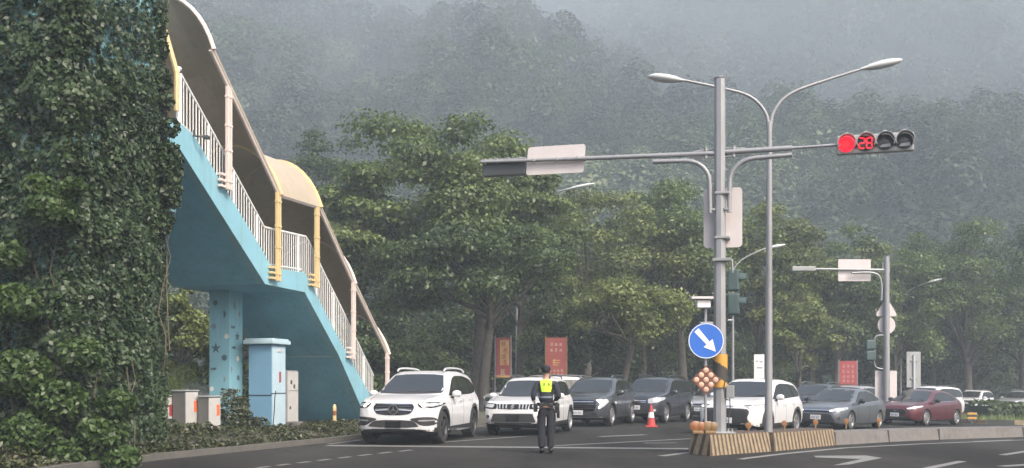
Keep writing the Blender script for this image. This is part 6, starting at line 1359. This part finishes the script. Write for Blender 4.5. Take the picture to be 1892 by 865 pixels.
for s_ in (-1, 1):
    chain(0, [((s_ * .095, 0, .86), .088), ((s_ * .098, .015, .48), .057), ((s_ * .088, -.01, .1), .04), ((s_ * .1, .12, .035), .034)])
    w = chain(3, [(sh_[s_], .052), (el[s_], .04), (wr[s_], .027)])
    d = (Vector(wr[s_]) - Vector(el[s_])).normalized(); inn = Vector((-s_ * .75, .45, -.25)).normalized(); palm = Vector(wr[s_]) + d * .05 + inn * .01
    pm = chain(w, [(tuple(palm), (.036, .02))]); side_ = d.cross(inn).normalized()
    for k in range(4):
        q = palm + side_ * (k - 1.5) * .019 + d * .03; ln = (.075, .085, .08, .062)[k]
        chain(pm, [(tuple(q), .0095), (tuple(q + d * ln * .5 + inn * .008), .0085), (tuple(q + d * ln * .75 + inn * .035), .0075)])
    q = palm - side_ * .035; chain(pm, [(tuple(q - d * .01), .011), (tuple(q + d * .025 + inn * .03 - side_ * .012), .009)])
body = skin_mesh('body', J, E, M['skin'], off_, 1)
body['label'] = 'officer standing with back to the viewer, both arms bent in front'
JS = [((0, 0, 1.0), (.165, .125)), ((0, .01, 1.14), (.158, .118)), ((0, .012, 1.31), (.175, .13)), ((0, 0, 1.44), (.135, .10)), ((0, 0, 1.505), (.07, .068))]; ES = [(0, 1), (1, 2), (2, 3), (3, 4)]
for s_ in (-1, 1):
    i = len(JS); JS += [(sh_[s_], .073), (tuple((Vector(sh_[s_]) + Vector(el[s_])) / 2), .066), (el[s_], .056), (tuple(Vector(el[s_]).lerp(Vector(wr[s_]), .85)), .044)]; ES += [(3, i), (i, i + 1), (i + 1, i + 2), (i + 2, i + 3)]
shirt = skin_mesh('shirt', JS, ES, M['navy2'], off_, 2)
JT = [((0, 0, .97), (.17, .128)), ((0, 0, .90), (.165, .13))]; ET = [(0, 1)]
for s_ in (-1, 1):
    i = len(JT); JT += [((s_ * .094, 0, .80), (.108, .108)), ((s_ * .094, .01, .5), .088), ((s_ * .09, -.01, .28), .082), ((s_ * .088, -.012, .10), .074)]; ET += [(1, i), (i, i + 1), (i + 1, i + 2), (i + 2, i + 3)]
skin_mesh('trousers', JT, ET, M['navy'], off_, 2)
for s_ in (-1, 1):
    skin_mesh('boot', [((s_ * .09, -.02, .12), .058), ((s_ * .091, -.025, .045), (.052, .05)), ((s_ * .097, .07, .038), (.047, .04)), ((s_ * .102, .14, .032), (.04, .032))], [(0, 1), (1, 2), (2, 3)], M['boot'], off_, 2)
bv = BVHTree.FromObject(shirt, bpy.context.evaluated_depsgraph_get())
def cloth(name, poly, mat, offs=.012, frm=-1, par=None):
    bm = bmesh.new(); bm.faces.new([bm.verts.new((x, 0, z)) for x, z in poly])
    xs_ = [p[0] for p in poly]; zs_ = [p[1] for p in poly]
    for k in range(1, 9): bmesh.ops.bisect_plane(bm, geom=bm.verts[:] + bm.edges[:] + bm.faces[:], plane_co=(min(xs_) + (max(xs_) - min(xs_)) * k / 9, 0, 0), plane_no=(1, 0, 0))
    for k in range(1, 7): bmesh.ops.bisect_plane(bm, geom=bm.verts[:] + bm.edges[:] + bm.faces[:], plane_co=(0, 0, min(zs_) + (max(zs_) - min(zs_)) * k / 7), plane_no=(0, 0, 1))
    for v in bm.verts:
        h = bv.ray_cast(Vector((v.co.x, frm, v.co.z)), Vector((0, -frm, 0)))
        if h[0] is None: h = bv.find_nearest(Vector((v.co.x, frm * .1, v.co.z)))
        n_ = h[1] if h[1].y * frm > 0 else -h[1]; v.co = h[0] + n_ * offs
    bd = [e for e in bm.edges if e.is_boundary]; ex = bmesh.ops.extrude_edge_only(bm, edges=bd)
    for v in [g for g in ex['geom'] if isinstance(g, bmesh.types.BMVert)]: v.co.y -= frm * (offs + .012)
    bmesh.ops.recalc_face_normals(bm, faces=bm.faces); me = bpy.data.meshes.new(name); bm.to_mesh(me); bm.free()
    me.polygons.foreach_set('use_smooth', [True] * len(me.polygons)); me.set_sharp_from_angle(angle=R(50)); return link(name, me, M[mat], par or off_)
ve = cloth('vest', [(-.125, 1.52), (.125, 1.52), (.12, 1.42), (.085, 1.25), (-.085, 1.25), (-.12, 1.42)], 'hivis', .02)
cloth('vest', [(-.12, 1.5), (.12, 1.5), (.1, 1.25), (-.1, 1.25)], 'hivis', .02, 1)
for x in (-.042, .05): cloth('vest_marking', [(x - .022, 1.43), (x + .022, 1.43), (x + .02, 1.375), (x - .018, 1.37)], 'hivis_dark', .026, -1, ve)
cloth('shoulder_strap', [(.115, 1.5), (.145, 1.5), (.13, 1.22), (.10, 1.22)], 'belt', .024); cloth('shoulder_strap', [(-.115, 1.5), (-.145, 1.5), (-.13, 1.22), (-.10, 1.22)], 'belt', .024)
cloth('vest_panel', [(-.15, 1.24), (.15, 1.24), (.15, 1.10), (-.15, 1.10)], 'navy2', .016); cloth('reflective_tape', [(-.145, 1.16), (.145, 1.16), (.145, 1.13), (-.145, 1.13)], 'reflective', .021)
bl = MB().lathe([(.168, -.035), (.185, -.03), (.185, .03), (.168, .035)], (0, 0, 1.0), 24, Matrix.Diagonal((1.02, .82, 1, 1)), cap=False).build('belt', M['belt'], off_, 40)
for (x, y, z, d) in ((-.215, -.02, .93, (.085, .12, .17)), (.225, -.01, .92, (.09, .13, .2)), (-.10, -.165, .985, (.09, .06, .1)), (.09, -.165, .985, (.1, .06, .09)), (.2, -.09, .98, (.07, .07, .12))): MB().bbox((x, y, z), d, .018).build('pouch', M['belt'], bl)
MB().tube([(.245, -.0, .86), (.25, .01, .72)], [.035, .028], 8).build('holster', M['belt'], bl, 40)
gl_ = MB(); d = (Vector(wr[-1]) - Vector(el[-1])).normalized(); gl_.tube([Vector(wr[-1]) - d * .055, Vector(wr[-1]) + d * .0], [.050, .044], 12).build('glove_cuff', M['glove'], off_, 40)
hc = MB().lathe([(.086, -.02), (.093, .02), (.09, .07), (.07, .105), (.03, .122), (0, .125)], (0, .02, 1.655), 18, Matrix.Diagonal((.93, 1.12, 1, 1)), cap=False); hc.build('hair', M['hair'], off_, 60)
cp = MB().lathe([(.098, 0), (.101, .03), (.10, .06), (.085, .095), (.045, .112), (0, .115)], (0, .02, 1.675), 20, Matrix.Diagonal((.93, 1.12, 1, 1)), cap=False).build('cap', M['navy'], off_, 60)
MB().prism([(-.085, .09), (-.07, .16), (0, .195), (.07, .16), (.085, .09)], (0, .02, 1.683), (1, 0, 0), (0, 1, 0), (0, 0, 1), .012).build('cap_brim', M['navy'], cp)
hd_ = MB()
for s_ in (-1, 1): MB().lathe([(.02, -.008), (.032, 0), (.02, .008)], (s_ * .078, .02, 1.64), 12, Matrix.Rotation(R(90), 4, 'Y') ).build('ear', M['skin'], body)
for s_ in (-1, 1):
    MB().lathe([(.013, 0), (.009, .006), (0, .008)], (s_ * .031, .112, 1.655), 10, Matrix.Rotation(R(-90), 4, 'X')).build('eye', M['hair'], body)
MB().add([(-.016, .108, 1.615), (.016, .108, 1.615), (0, .135, 1.618), (0, .108, 1.66)], [(0, 1, 2), (0, 2, 3), (1, 3, 2), (0, 3, 1)]).build('nose', M['skin'], body)
MB().bbox((0, .104, 1.592), (.045, .012, .01), .003).build('mouth', M['cone_red'], body)
print('all done')
